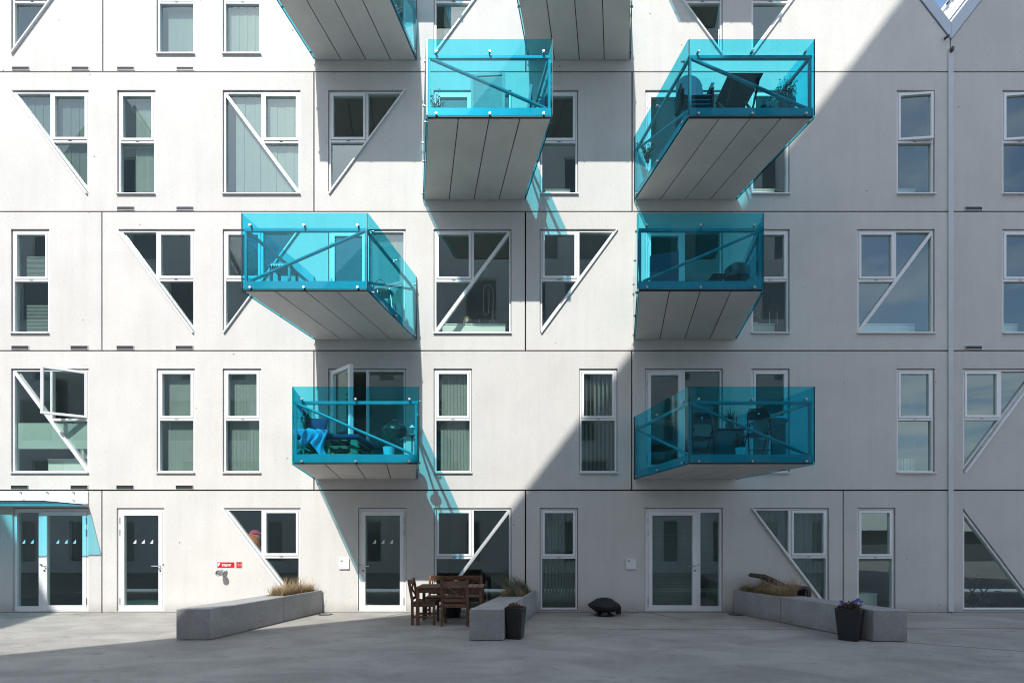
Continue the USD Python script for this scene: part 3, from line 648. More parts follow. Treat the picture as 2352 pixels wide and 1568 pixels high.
# ------------------------------------------------------------------ balconies
BW, BP_, BS = 2.14, 2.075, 0.437
def make_balcony(sgn, name, label, loc):
    b = thing(name, label, 'balcony', loc, group='turquoise glass balconies')
    s = BS * sgn
    def sh(m):
        m = m.mesh() if isinstance(m, MB) else m.copy()
        v = m.vertices.copy(); v[:, 0] += s * (-v[:, 1]) / BP_; return trimesh.Trimesh(v, m.faces, process=False)
    P = lambda u, t, z: (u, -t, z)
    o = 0.020                                        # the glass stands this far outside the steel
    # soffit
    for i in range(4):
        w = BW / 4
        obj('soffit_panel', sh(bevel_box(i * w + .009, (i + 1) * w - .009, -BP_ + .018, -0.01, 0.0, 0.016, .002)), M['soffit'], b)
    obj('soffit_back', sh(bevel_box(.004, BW - .004, -BP_ + .004, -0.004, 0.0165, 0.025)), M['dark'], b)
    obj('fascia', sh(bevel_box(-.004, BW + .004, -BP_ - .016, -BP_ + .03, 0.0275, 0.168, .003)), M['steel'], b)
    obj('drip_edge', sh(bevel_box(-.004, BW + .004, -BP_ - .017, -BP_ + .008, 0.0, 0.027, .003)), M['dark'], b)
    for u0, u1 in ((0, .03), (BW - .03, BW)): obj('fascia', sh(bevel_box(u0, u1, -BP_ + .032, -0.012, 0.026, 0.168, .003)), M['steel'], b)
    for i in range(9):
        w = (BP_ - .06) / 9
        obj('deck_board', sh(bevel_box(.035, BW - .035, -BP_ + .036 + i * w, -BP_ + .030 + (i + 1) * w, 0.14, 0.162)), M['deck'], b)
    # steel frame: rails, posts, braces
    zr, r = 1.075, 0.024
    obj('handrail', sh(bevel_box(0.0, BW, -BP_ - .0, -BP_ + .05, zr - .034, zr + .022, .004)), M['steel'], b)
    for u in (.024, BW - .024):
        obj('handrail', sh(bevel_box(u - .022, u + .022, -BP_ + .052, -0.02, zr - .033, zr + .021, .004)), M['steel'], b)
        obj('post', sh(bevel_box(u - .02, u + .02, -BP_ + .006, -BP_ + .046, .17, zr - .035, .003)), M['steel'], b)
        obj('post', sh(bevel_box(u - .02, u + .02, -0.06, -0.02, .17, zr - .035, .003)), M['steel'], b)
        obj('brace', sh(tube_mesh([P(u, .08, zr - .03), P(u, BP_ - .06, .18)], 0.024, 8)), M['steel'], b, smooth=40)
    f0, f1 = ((.06, zr - .03), (BW - .08, .18)) if sgn > 0 else ((BW - .06, zr - .03), (.08, .18))
    obj('brace', sh(tube_mesh([P(f0[0], BP_ - .02, f0[1]), P(f1[0], BP_ - .02, f1[1])], 0.025, 8)), M['steel'], b, smooth=40)
    # glass
    zb, zt, th = -0.004, 1.336, 0.014
    fg = obj('glass_panel', sh(bevel_box(-o, BW + o, -BP_ - o - th, -BP_ - o, .03, zt)), M['blue'], b)
    for u in (-o, BW + o - .010): obj('edge_seal', sh(bevel_box(u, u + .010, -BP_ - o - th - .001, -BP_ - o + .001, .029, zt + .001)), M['edge'], fg)
    def cyl(c, ax, r_, L):
        m = trimesh.creation.cylinder(r_, L, sections=14)
        if ax == 'y': m.apply_transform(trimesh.transformations.rotation_matrix(math.pi / 2, [1, 0, 0]))
        if ax == 'x': m.apply_transform(trimesh.transformations.rotation_matrix(math.pi / 2, [0, 1, 0]))
        m.apply_translation(c); return m
    for u in (.14, BW / 2, BW - .14):
        for z, up in ((zr + .045, 1), (.045, -1)):
            mb = MB(); mb.add(cyl((u, -BP_ - o - th - .012, z), 'y', .020, .022)); mb.add(cyl((u, -BP_ - o + .006, z), 'y', .020, .012)); mb.add(bevel_box(u - .008, u + .008, -BP_ - o, -BP_ + .02, z - .008 - (.03 if up > 0 else 0), z + .008, .002))
            obj('clamp', sh(mb), M['chrome'], fg, smooth=35)
    for u0, u1, sg in ((-o - th, -o, -1), (BW + o, BW + o + th, 1)):
        g = obj('glass_panel', sh(bevel_box(u0, u1, -BP_ - o + .002, -0.03, zb, zt)), M['blue'], b)
        obj('edge_seal', sh(bevel_box(u0 - .001, u1 + .001, -0.038, -0.028, zb - .001, zt + .001)), M['edge'], g)
        obj('edge_seal', sh(bevel_box(u0 - .001, u1 + .001, -BP_ - o + .012, -0.040, zb - .006, zb - .001)), M['edge'], g)
        for t in (.14, BP_ / 2, BP_ - .14):
            for z, up in ((zr + .045, 1), (.045, -1)):
                uu = u0 - .012 if sg < 0 else u1 + .012
                mb = MB(); mb.add(cyl((uu, -t, z), 'x', .020, .022)); ui = u1 + .006 if sg < 0 else u0 - .006
                mb.add(cyl((ui, -t, z), 'x', .020, .012)); mb.add(bevel_box(min(ui, ui - sg * .03), max(ui, ui - sg * .03), -t - .008, -t + .008, z - .008 - (.03 if up > 0 else 0), z + .008, .002))
                obj('clamp', sh(mb), M['chrome'], g, smooth=35)
    return b
BZ = [2.868, 5.872, 8.876, 11.886, 14.885]
XL, XM, XN, XR = sx(727), sx(974.5), sx(1217), sx(1458.5)
PROTO_P = make_balcony(+1, 'balcony', 'lowest left turquoise glass balcony holding a pallet sofa and cushion', (XL, 0, BZ[0]))
PROTO_N = make_balcony(-1, 'balcony', 'turquoise glass balcony at the left whose soffit slants to the right, bistro chair inside', (XL, 0, BZ[1]))
G = 'turquoise glass balconies'
copy_of(PROTO_P, 'sunlit turquoise glass balcony high in the middle with a slatted screen', (XM, 0, BZ[2]))
copy_of(PROTO_P, 'turquoise glass balcony upper right with stacked chairs and a dark table', (XR, 0, BZ[2]))
copy_of(PROTO_N, 'shaded turquoise glass balcony between the upper and lowest right balconies', (XR, 0, BZ[1]))
copy_of(PROTO_P, 'lowest right turquoise glass balcony in shade with folding chair and spider plant', (XR, 0, BZ[0]))
copy_of(PROTO_N, 'balcony cut by the top edge left of the middle, mostly its grey soffit seen', (XL, 0, BZ[3]))
copy_of(PROTO_N, 'balcony cut by the top edge above the middle, right of the slatted-screen balcony', (XN, 0, BZ[3]))
copy_of(PROTO_P, 'balcony above the frame on the left that only drops its shadow on the wall', (XL, 0, BZ[4]))
copy_of(PROTO_P, 'balcony above the frame on the right that only drops its shadow on the wall', (XR, 0, BZ[4]))

#@@MORE@@
# ------------------------------------------------------------------ the gabled block across the courtyard (throws the big shadow, mirrored in the panes)
OY = 14.0
oc = lambda x, z: (x + SUN[0] * OY, z + SUN[2] * OY)
prof = [oc(19.7, -30), oc(19.7, 4.5), oc(11.7, 17.4), oc(8.53, 13.2), oc(-0.017, 2.03), oc(-1.95, -0.43), oc(-6.46, -5.15), oc(-8.6, -2.01), oc(-10.0, 0.05), oc(-11.09, 2.12), oc(-16, 9.5), oc(-22, 2.0), oc(-30, 9), oc(-30, -30)]
OPP = Polygon(prof).buffer(0).intersection(box(-80, 0.0, 80, 80))
opp = thing('apartment_building', 'white gabled apartment block across the courtyard, seen mirrored in the window panes', 'building')
M['farpane'] = pm('far_window_glass', (0.17, 0.18, 0.18), 0.05, vary=0.45, scale=0.35, spec=1.0)
M['wall3'] = pm('white_far_facade', (0.62, 0.61, 0.60), 0.85, vary=0.08, scale=0.5)
owins = []
for j in range(10):
    for i in range(-13, 8):
        x, z = i * 2.45 + (0.6 if j % 2 else 0), 0.5 + j * 3.0
        w = box(x, z, x + (1.6 if (i * 3 + j) % 3 else 0.8), z + 2.1)
        if OPP.buffer(-0.4).contains(w): owins.append(w)
OW = unary_union(owins)
front = slab(OPP.difference(OW), OY - 0.2, OY); front.vertices[:, 1] *= -1; front.invert()
obj('wall', front, M['wall3'], opp)
back = slab(OPP, OY + 0.9, OY + 11.0); back.vertices[:, 1] *= -1; back.invert()
obj('wall', back, M['wall3'], opp)
for w in owins:
    fr = slab(w.difference(w.buffer(-0.07, join_style=2)), OY - .15, OY - .08); fr.vertices[:, 1] *= -1; fr.invert()
    f = obj('window', fr, M['frame'], opp)
    p = slab(w.buffer(-0.06, join_style=2), OY - .12, OY - .11); p.vertices[:, 1] *= -1; p.invert()
    obj('pane', p, M['farpane'], f)

hx_ = np.linspace(-700, 700, 90); hh = 7 + 9 * meshkit.fbm(np.c_[hx_ / 60, hx_ * 0, hx_ * 0 + 3])
hv = np.vstack([np.c_[hx_, np.full(90, -420), np.full(90, -1.0)], np.c_[hx_, np.full(90, -450), hh], np.c_[hx_, np.full(90, -690), hh * .6]])
hf = [(k * 90 + i + 1, k * 90 + i, (k + 1) * 90 + i) for k in range(2) for i in range(89)] + [(k * 90 + i + 1, (k + 1) * 90 + i, (k + 1) * 90 + i + 1) for k in range(2) for i in range(89)]
tag(obj('hills', trimesh.Trimesh(hv, hf, process=False), pm('far_wooded_shore', (0.05, 0.065, 0.05), 0.9, vary=0.3, scale=0.05)), kind='structure')

tag(obj('road', bevel_box(-500, 500, -418, -29, -0.5, 0.006), pm('far_asphalt', (0.06, 0.062, 0.064), 0.8, vary=0.2, scale=0.2)), kind='structure')

# ------------------------------------------------------------------ canopy over the double door at the left edge
cn = thing('door_canopy', 'turquoise glass canopy on a white wall plate over the double door at the left edge', 'canopy')
zc_, xr_, dpt = 2.305, sx(203.5), 1.03
obj('wall_plate', bevel_box(-13.5, xr_ + .004, -0.03, -0.003, zc_ + .03, JZ[1] - .02, .003), M['white'], cn)
obj('glass_panel', bevel_box(-13.5, xr_, -dpt, -0.17, zc_, zc_ + .014), M['blue'], cn)
obj('mount_rail', bevel_box(-13.5, xr_ + .002, -0.168, -0.031, zc_ - .028, zc_ + .028, .004), M['steel'], cn)
obj('edge_strip', bevel_box(-13.5, xr_ + .001, -dpt - .008, -dpt - .001, zc_ - .006, zc_ + .02), M['edge'], cn)
obj('edge_strip', bevel_box(xr_ + .001, xr_ + .008, -dpt - .008, -0.17, zc_ - .006, zc_ + .02), M['edge'], cn)
for xd in (-12, 52, 113, 173): obj('bolt', moved(trimesh.creation.cylinder(0.016, 0.03, sections=12, transform=trimesh.transformations.rotation_matrix(math.pi / 2, [1, 0, 0])), (sx(xd), -0.045, sz(1130.5))), M['chrome'], cn)
for xd in (60, 173): obj('bolt', moved(trimesh.creation.cylinder(0.016, 0.03, sections=12, transform=trimesh.transformations.rotation_matrix(math.pi / 2, [1, 0, 0])), (sx(xd), -0.045, sz(1149))), M['chrome'], cn)

# ------------------------------------------------------------------ sign, fire inlet, number plates
def text(s, h, m, parent, at, bold=False, name='lettering'):
    t = meshkit.text_mesh(s, h, 0.0015, bold); v = t.vertices
    t = trimesh.Trimesh(np.c_[v[:, 0] + at[0], at[1] - v[:, 2], v[:, 1] + at[2]], t.faces, process=False)
    return obj(name, t, m, parent)
sg = thing('sign', 'red wall sign reading Stigrør in white beside a small red number plate', 'sign', (sx(499.5), 0, sz(1302.8)))
w1, hh = (555 - 499.5) / PPM, (1302.8 - 1290) / PPM
wA = 39.5 / PPM
obj('border', bevel_box(-.008, wA + .008, -0.006, -0.001, -.008, hh + .008), M['white'], sg)
obj('board', bevel_box(0, wA, -0.0085, -0.0061, 0, hh), M['red'], sg)
xB = 44 / PPM
obj('border', bevel_box(xB - .006, xB + .118, -0.006, -0.001, -.008, hh + .008), M['vent'], sg)
obj('board', bevel_box(xB, xB + .112, -0.0085, -0.0061, 0, hh), M['red'], sg)
text('Stigrør', .048, M['white'], sg, (.095, -0.0086, .036), True)
text('38', .052, M['faded'], sg, (xB + .018, -0.0086, .034), True)
ang = np.linspace(math.radians(40), math.radians(230), 14)
em = Polygon([(.045 + .033 * math.cos(a) - .004, .064 + .036 * math.sin(a)) for a in ang] + [(.018, .022)]).buffer(0)
obj('emblem', slab(em, -0.0102, -0.0086), M['white'], sg)
fi = thing('fire_inlet', 'steel fire brigade pipe inlet with chained cap below the red sign', 'pipe inlet', (sx(515), 0, sz(1313.5)))
Rx = trimesh.transformations.rotation_matrix(math.pi / 2, [1, 0, 0])
def ylathe(prof, n=24):
    m = lathe(prof, n); m.apply_transform(Rx); return m       # the profile's z runs towards -y
obj('collar', ylathe([(0, 0.002), (.075, .002), (.075, .012), (.05, .03), (.05, .05), (0, .05)]), M['chrome'], fi, smooth=35)
obj('coupling', moved(ylathe([(0, .05), (.04, .05), (.04, .14), (.062, .145), (.066, .16), (.066, .20), (.058, .21), (.045, .212), (.045, .195), (.022, .195), (.02, .205), (0, .205)]), (-.008, 0, -.005)), M['chrome'], fi, smooth=35)
obj('chain', tube_mesh([(.02, -.12, -.04), (.028, -.10, -.1), (.03, -.07, -.16), (.04, -.04, -.2)], .004, 6), M['chrome'], fi)
for i, (xd, lab) in enumerate([(779.5, 'sunlit white square number plate left of the middle glass door'), (1437, 'shaded white square number plate left of the double door')]):
    np_ = thing('number_plate', lab, 'number plate', (sx(xd), 0, sz(1306.5)), group='white number plates')
    w = 23.6 / PPM
    obj('board', bevel_box(0, w, -0.035, -0.002, 0, .235, .006), M['plate'], np_)
    text('43', .036, M['ink'], np_, (.028, -0.0352, .16), True)

# ------------------------------------------------------------------ concrete benches with planters and dry grass
def plan_mesh(p, z0, z1, b=0.012):
    p = Polygon(p); p = p if p.exterior.is_ccw else Polygon(list(p.exterior.coords)[::-1])
    q = p.buffer(-b, join_style=2)
    a = np.array(p.exterior.coords)[:-1]; c = np.array(q.exterior.coords)[:-1]
    pts = [np.c_[a, np.full(len(a), z0)], np.c_[a, np.full(len(a), z1 - b)], np.c_[c, np.full(len(c), z1)]]
    return trimesh.convex.convex_hull(np.vstack(pts))
def grass_mesh(region, n, hmin, hmax, lean, seed, wind=(0, 0)):
    r = np.random.default_rng(seed); minx, miny, maxx, maxy = region.bounds; V = []; F = []
    tufts = []
    while len(tufts) < max(4, n // 60):
        p = (r.uniform(minx, maxx), r.uniform(miny, maxy))
        if region.contains(Point(p)): tufts.append((p, r.uniform(.7, 1.15)))
    for i in range(n):
        (tx, ty), ts = tufts[r.integers(len(tufts))]
        x, y = tx + r.normal(0, .05), ty + r.normal(0, .05)
        if not region.contains(Point(x, y)): x, y = tx, ty
        h = r.uniform(hmin, hmax) * ts * (1.5 if r.random() < .05 else 1); a = r.uniform(0, 2 * math.pi); L = h * abs(r.normal(lean, lean * .5))
        dx, dy = L * math.cos(a) + wind[0] * h, L * math.sin(a) + wind[1] * h
        w = r.uniform(.0022, .0042); px, py = -math.sin(a) * w, math.cos(a) * w; k = len(V)
        for q, t in enumerate((0, .4, .75, 1)):
            b = t ** 1.8
            cx, cy, cz = x + dx * b, y + dy * b, h * (t - .28 * t * t * min(1.6, L / h + abs(wind[0])))
            ww = (1, .9, .6, .12)[q]
            V += [(cx - px * ww, cy - py * ww, cz), (cx + px * ww, cy + py * ww, cz)]
        for q in range(3): F += [(k + 2 * q, k + 2 * q + 1, k + 2 * q + 3), (k + 2 * q, k + 2 * q + 3, k + 2 * q + 2)]
    return trimesh.Trimesh(V, F, process=False)
H_B = 0.485
def bench(xw, sk, yj, yf, wid, labs, seed, gn, wind, gh):
    """xw: left edge at the wall; sk: sideways drift per metre towards the viewer."""
    X = lambda y, o=0: xw + o + sk * (-y)
    g = 0.007
    sb = thing('concrete_bench', labs[0], 'bench', (0, 0, 0), group='grey concrete benches')
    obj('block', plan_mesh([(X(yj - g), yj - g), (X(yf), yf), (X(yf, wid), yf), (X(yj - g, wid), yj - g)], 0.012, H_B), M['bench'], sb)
    obj('foot', plan_mesh([(X(yj - .06, .05), yj - .06), (X(yf + .06, .05), yf + .06), (X(yf + .06, wid - .05), yf + .06), (X(yj - .06, wid - .05), yj - .06)], 0.0, 0.0115, .001), M['dark'], sb)
    pl = thing('concrete_planter', labs[1], 'planter', (0, 0, 0), group='grey concrete planters')
    ya, yb, t = yj + g, -0.035, 0.055
    for nm, q in (('side_wall', [(X(ya), ya), (X(ya, t), ya), (X(yb, t), yb), (X(yb), yb)]), ('side_wall', [(X(ya, wid - t), ya), (X(ya, wid), ya), (X(yb, wid), yb), (X(yb, wid - t), yb)]),
                  ('end_wall', [(X(ya, t + .001), ya), (X(ya + t, t + .001), ya + t), (X(ya + t, wid - t - .001), ya + t), (X(ya, wid - t - .001), ya)]),
                  ('end_wall', [(X(yb - t, t + .001), yb - t), (X(yb, t + .001), yb), (X(yb, wid - t - .001), yb), (X(yb - t, wid - t - .001), yb - t)])):
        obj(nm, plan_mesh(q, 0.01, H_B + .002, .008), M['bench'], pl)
    inner = [(X(ya + t, t + .002), ya + t + .002), (X(yb - t, t + .002), yb - t - .002), (X(yb - t, wid - t - .002), yb - t - .002), (X(ya + t, wid - t - .002), ya + t + .002)]
    obj('soil', plan_mesh(inner, 0.1, H_B - .035, .01), M['soil'], pl)
    gr = thing('dry_grass', labs[2], 'grass', (0, 0, H_B - .04), group='dry ornamental grasses')
    reg = Polygon(inner).buffer(-.035)
    obj('blades', grass_mesh(reg, gn, .10, .25, .6, seed, wind), M['grass'], gr)
    obj('long_blades', grass_mesh(reg, gn // 4, gh * .45, gh, .45, seed + 1, wind), M['grass' if seed != 20 else 'grassgreen'], gr)
bench(-4.635, -0.195, -1.29, -3.03, .515, ('grey concrete seat block in front of the triangular window at the left', 'grey concrete planter of straw grass against the left wall, partly sunlit', 'sunlit straw coloured grass in the left planter under the triangular window'), 10, 2200, (.05, .05), .42)
bench(-0.035, -0.213, -1.37, -3.08, .515, ('grey concrete seat block right of the wooden table', 'grey concrete planter behind the middle seat block, near the narrow window', 'grey green and straw grass leaning left behind the wooden table'), 20, 1900, (-.55, -.1), .62)
bench(4.70, 0.24, -1.34, -3.16, .51, ('grey concrete seat block at the right, its end face toward the viewer', 'grey concrete planter right of the shaded double door', 'dull brown dry grass in the planter beside the wicker chair'), 30, 2300, (.1, 0), .5)

# ------------------------------------------------------------------ black tapered pots
def tapered(w0, w1, h, t=.02, ch=.25):
    def ring(w, z):
        c = w * ch / 2; a = w / 2
        p = [(a, -a + c), (a, a - c), (a - c, a), (-a + c, a), (-a, a - c), (-a, -a + c), (-a + c, -a), (a - c, -a)]
        return np.c_[np.array(p), np.full(8, z)]
    L = [ring(w0, 0), ring(w1, h), ring(w1 - 2 * t, h), ring(w1 - 2 * t - .02, h - .06)]
    V = np.vstack(L); F = []
    for k in range(3):
        for j in range(8):
            a, b, c, d = k * 8 + j, k * 8 + (j + 1) % 8, (k + 1) * 8 + (j + 1) % 8, (k + 1) * 8 + j
            F += [(a, b, c), (a, c, d)]
    V = np.vstack([V, [0, 0, 0], [0, 0, h - .06]]); 
    for j in range(8): F += [(32, (j + 1) % 8, j), (33, 24 + j, 24 + (j + 1) % 8)]
    m = trimesh.Trimesh(V, F, process=False); m.fix_normals(); return m
def leaves(n, rx, ry, rz, size, seed, drop=0.0):
    r = np.random.default_rng(seed); V = []; F = []
    for i in range(n):
        d = r.normal(size=3); d /= np.linalg.norm(d); rad = r.uniform(.35, 1) ** .6
        c = np.array([d[0] * rx, d[1] * ry, abs(d[2]) * rz if not drop else d[2] * rz]) * rad
        a = r.normal(size=3); a /= np.linalg.norm(a); b = np.cross(a, d); b /= np.linalg.norm(b) + 1e-9
        s = size * r.uniform(.6, 1.3); k = len(V)
        V += [c - a * s, c + b * s * .4, c + a * s, c - b * s * .4]; F += [(k, k + 1, k + 2), (k, k + 2, k + 3)]
    return trimesh.Trimesh(V, F, process=False)
p1 = thing('plant_pot', 'black tapered pot with withered moss beside the middle seat block', 'plant pot', (0.015, -2.86, 0), rz=-16, group='black tapered pots')
obj('pot', tapered(.225, .305, .49, ch=.2), M['potblack'], p1)
obj('soil', moved(trimesh.creation.cylinder(.125, .02, sections=14), (0, 0, .435)), M['soil'], p1)
w1_ = thing('withered_plant', 'low withered mossy plant in the black pot beside the middle seat block', 'plant', (0.0, -2.86, .475))
obj('leaves', leaves(260, .13, .13, .085, .016, 3), M['leafbrown'], w1_)
obj('leaves', leaves(120, .12, .12, .10, .012, 4), M['grassgreen'], w1_)
p2 = thing('plant_pot', 'black tapered pot with purple flowers beside the right seat block', 'plant pot', (5.20, -3.0, 0), rz=-47, group='black tapered pots')
obj('pot', tapered(.255, .34, .49, ch=.22), M['potblack'], p2)
obj('soil', moved(trimesh.creation.cylinder(.14, .02, sections=14), (0, 0, .435)), M['soil'], p2)
w2_ = thing('flowering_plant', 'purple flowers over brown leaves in the right black pot', 'plant', (5.20, -3.0, .475))
obj('leaves', leaves(420, .17, .17, .12, .022, 5), M['leafbrown'], w2_)
obj('leaves', leaves(60, .18, .18, .05, .02, 6), M['leafbrown'], w2_)
r_ = np.random.default_rng(9)
for i in range(13):
    a, q = r_.uniform(0, 6.28), r_.uniform(.04, .16); c = (q * math.cos(a), q * math.sin(a), r_.uniform(.07, .15))
    obj('flower', moved(leaves(26, .028, .028, .02, .014, 50 + i), c), M['purple'], w2_)
    obj('stem', tube_mesh([(c[0] * .6, c[1] * .6, 0), c], .003, 5), M['leafgreen'], w2_)

# ------------------------------------------------------------------ wooden dining set
def slat_y(mb, x0, x1, y0, y1, z, n, t=.02, gap=.012):
    w = (x1 - x0) / n
    return [bevel_box(x0 + i * w + gap / 2, x0 + (i + 1) * w - gap / 2, y0, y1, z, z + t, .003) for i in range(n)]
tb = thing('garden_table', 'brown wooden slatted dining table before the glazed ground floor window', 'table', (-1.81, -1.68, 0))
LX, LY = 1.24, .70
for q in slat_y(None, 0, LX, .045, LY - .045, .675, 12): obj('slat', q, M['wood'], tb)
for y in (0, LY - .044): obj('top_rail', bevel_box(-.005, LX + .005, y, y + .044, .672, .698, .004), M['wood'], tb)
for x in (.02, LX - .075):
    for y in (.02, LY - .075): obj('leg', bevel_box(x, x + .055, y, y + .055, 0, .671, .005), M['wood'], tb)
obj('apron', bevel_box(.076, LX - .076, .03, .052, .59, .671, .003), M['wood'], tb); obj('apron', bevel_box(.076, LX - .076, LY - .052, LY - .03, .59, .671, .003), M['wood'], tb)
for x in (.03, LX - .052): obj('apron', bevel_box(x, x + .022, .076, LY - .076, .59, .671, .003), M['wood'], tb)
def chair(name, label, loc, rz, w=.50, d=.44, nx=1):
    """Seat towards +y, back at y=0 (front of the chair is +y)."""
    t = thing(name, label, 'chair' if nx == 1 else 'bench', loc, rz)
    hs, hb, lean = .41, .83, .07
    for x in (0, w - .045):
        obj('leg', bar_mesh((x + .0225, 0.02, 0), (x + .0225, 0.02, hs + .03), .045, .045), M['wood'], t)
        obj('back_post', bar_mesh((x + .0225, 0.02, hs + .025), (x + .0225, 0.02 - lean, hb), .044, .044, up=(1, 0, 0)), M['wood'], t)
        obj('leg', bevel_box(x, x + .045, d - .045, d, 0, hs, .004), M['wood'], t)
        obj('seat_rail', bevel_box(x + .01, x + .035, .044, d - .047, hs - .075, hs - .005, .003), M['wood'], t)
        obj('stretcher', bevel_box(x + .012, x + .032, .044, d - .047, .13, .165, .003), M['wood'], t)
    obj('seat_rail', bevel_box(.046, w - .046, d - .036, d - .012, hs - .075, hs - .005, .003), M['wood'], t)
    obj('seat_rail', bevel_box(.046, w - .046, .008, .032, hs - .075, hs - .005, .003), M['wood'], t)
    n = 7
    for i in range(n):
        y0 = .05 + (d - .05) * i / n; obj('seat_slat', bevel_box(.002, w - .002, y0, y0 + (d - .05) / n - .014, hs, hs + .018, .003), M['wood'], t)
    by = lambda z: .02 - lean * (z - hs) / (hb - hs)
    obj('top_rail', bar_mesh((.046, by(.775), .775), (w - .046, by(.775), .775), .024, .085, up=(0, .17, 1)), M['wood'], t)
    obj('low_rail', bar_mesh((.046, by(.475), .475), (w - .046, by(.475), .475), .022, .05, up=(0, .17, 1)), M['wood'], t)
    seg = (w - .09) / nx
    for k in range(nx):
        x0 = .045 + seg * k; x1 = x0 + seg
        for x in (x0 + .03, x1 - .03): obj('spindle', bar_mesh((x, by(.5), .5), (x, by(.735), .735), .02, .018, up=(1, 0, 0)), M['wood'], t)
        obj('cross_brace', bar_mesh((x0 + .042, by(.502), .502), (x1 - .042, by(.733), .733), .016, .026, up=(0, 1, 0)), M['wood'], t)
        obj('cross_brace', bar_mesh((x1 - .042, by(.502) - .017, .502), (x0 + .042, by(.733) - .017, .733), .016, .026, up=(0, 1, 0)), M['wood'], t)
    return t
chair('garden_chair', 'brown wooden chair with crossed back turned to the viewer before the table', (-1.325, -1.775, 0), 0)
chair('garden_chair', 'brown wooden chair at the left end of the table, seen from its side', (-1.885, -1.15, 0), -90)
chair('garden_bench', 'long brown wooden bench with crossed back between table and window', (-.665, -.42, 0), 180, w=1.11, d=.46, nx=2)
bp = thing('plant_pot', 'dark round tub under the wooden table and bench', 'plant pot', (-1.28, -.62, 0))
obj('tub', lathe([(0, 0), (.17, 0), (.22, .3), (.21, .3), (.195, .24), (0, .24)], 20), M['potblack'], bp, smooth=40)
obj('soil', lathe([(0, .24), (.19, .24), (.19, .262), (0, .262)], 16), M['soil'], bp)

# ------------------------------------------------------------------ covered grill and wicker chair
gr_ = thing('covered_grill', 'black cloth covered low grill on the paving by the shaded wall', 'grill', (1.865, -.42, 0))
m = lathe([(0, .075), (.10, .07), (.20, .095), (.29, .155), (.335, .2), (.325, .225), (.25, .275), (.16, .335), (.07, .365), (0, .37)], 56)
v = m.vertices.copy(); nz = meshkit.fbm(v * 7) if hasattr(meshkit, 'fbm') else 0
v[:, 0] *= 1 + .03 * np.sin(v[:, 1] * 30); v[:, 2] += .008 * np.sin(np.arctan2(v[:, 1], v[:, 0]) * 5) * (np.hypot(v[:, 0], v[:, 1]) > .1); v[:, 2] -= .05 * np.clip(v[:, 0] - .15, 0, 1)
obj('cover', trimesh.Trimesh(v, m.faces, process=False), M['cover'], gr_, smooth=True)
obj('flap', bevel_box(.24, .335, -.06, .06, .03, .2, .012), M['cover'], gr_)
for a in (-2.4, -.7, .8, 2.3): obj('leg', bar_mesh((.05 * math.cos(a), .05 * math.sin(a), .10), (.2 * math.cos(a), .2 * math.sin(a), .008), .05, .02), M['black'], gr_)
obj('foot_plate', lathe([(0, 0), (.21, 0), (.21, .014), (0, .014)], 20), M['black'], gr_)
wc = thing('wicker_chair', 'curved brown wicker lounge chair behind the right planter', 'chair', (5.58, -.42, 0))
prof_ = [(-.62, .80), (-.575, .845), (-.50, .835), (-.38, .785), (-.2, .70), (-.05, .63), (.1, .60), (.25, .605), (.34, .60), (.40, .55), (.41, .45), (.41, .2)]
from scipy.interpolate import splprep, splev
tck, _ = splprep(np.array(prof_).T, s=0); uu = np.array(splev(np.linspace(0, 1, 40), tck)).T
nn = np.gradient(uu, axis=0); nn /= np.linalg.norm(nn, axis=1, keepdims=True); nr = np.c_[-nn[:, 1], nn[:, 0]]
ring = Polygon(np.vstack([uu + nr * .022, (uu - nr * .038)[::-1]])).buffer(0)
obj('shell', slab(ring, -.23, .23), M['wicker'], wc, smooth=30)
for x, y in ((.34, -.2), (.34, .2), (-.1, -.2), (-.1, .2)): obj('leg', bar_mesh((x, y, 0), (x, y, .60 if x < 0 else .57), .03), M['wicker'], wc)

# ------------------------------------------------------------------ things on the balconies
def bal_floor(row): return BZ[row] + .164
# middle balcony: slatted screen, chair, bush
z = bal_floor(2)
s_ = thing('slatted_screen', 'grey slatted timber screen standing on the sunlit middle balcony', 'screen', (-.85, -1.0, z), rz=-3)
for x in (0, .61): obj('post', bevel_box(x, x + .06, -.02, .02, 0, 1.6, .004), M['slatwood'], s_)
obj('rail', bevel_box(.062, .608, -.018, .018, 1.55, 1.6, .003), M['slatwood'], s_)
for i in range(14): obj('slat', bar_mesh((.061, 0, .06 + i * .108), (.609, 0, .06 + i * .108), .014, .098, up=(0, -.22, 1)), M['slatwood'], s_)
def simple_chair(label, loc, rz, mat, back_h=.9, thick=.025):
    t = thing('balcony_chair', label, 'chair', loc, rz)
    obj('seat', bevel_box(-.22, .22, -.22, .22, .43, .43 + thick, .01), M[mat], t)
    for x in (-.2, .2):
        obj('leg', bar_mesh((x, -.2, 0), (x * .95, -.18, .43), .025), M[mat], t); obj('leg', bar_mesh((x, .22, 0), (x * .95, .18, .43), .025), M[mat], t)
    obj('backrest', bar_mesh((0, .22, .47), (0, .30, back_h), .40, thick, up=(0, 1, .2)), M[mat], t)
    return t
simple_chair('dark upright chair at the right side of the sunlit middle balcony', (.02, -1.2, z), -90, 'plastic', 1.05, .045)
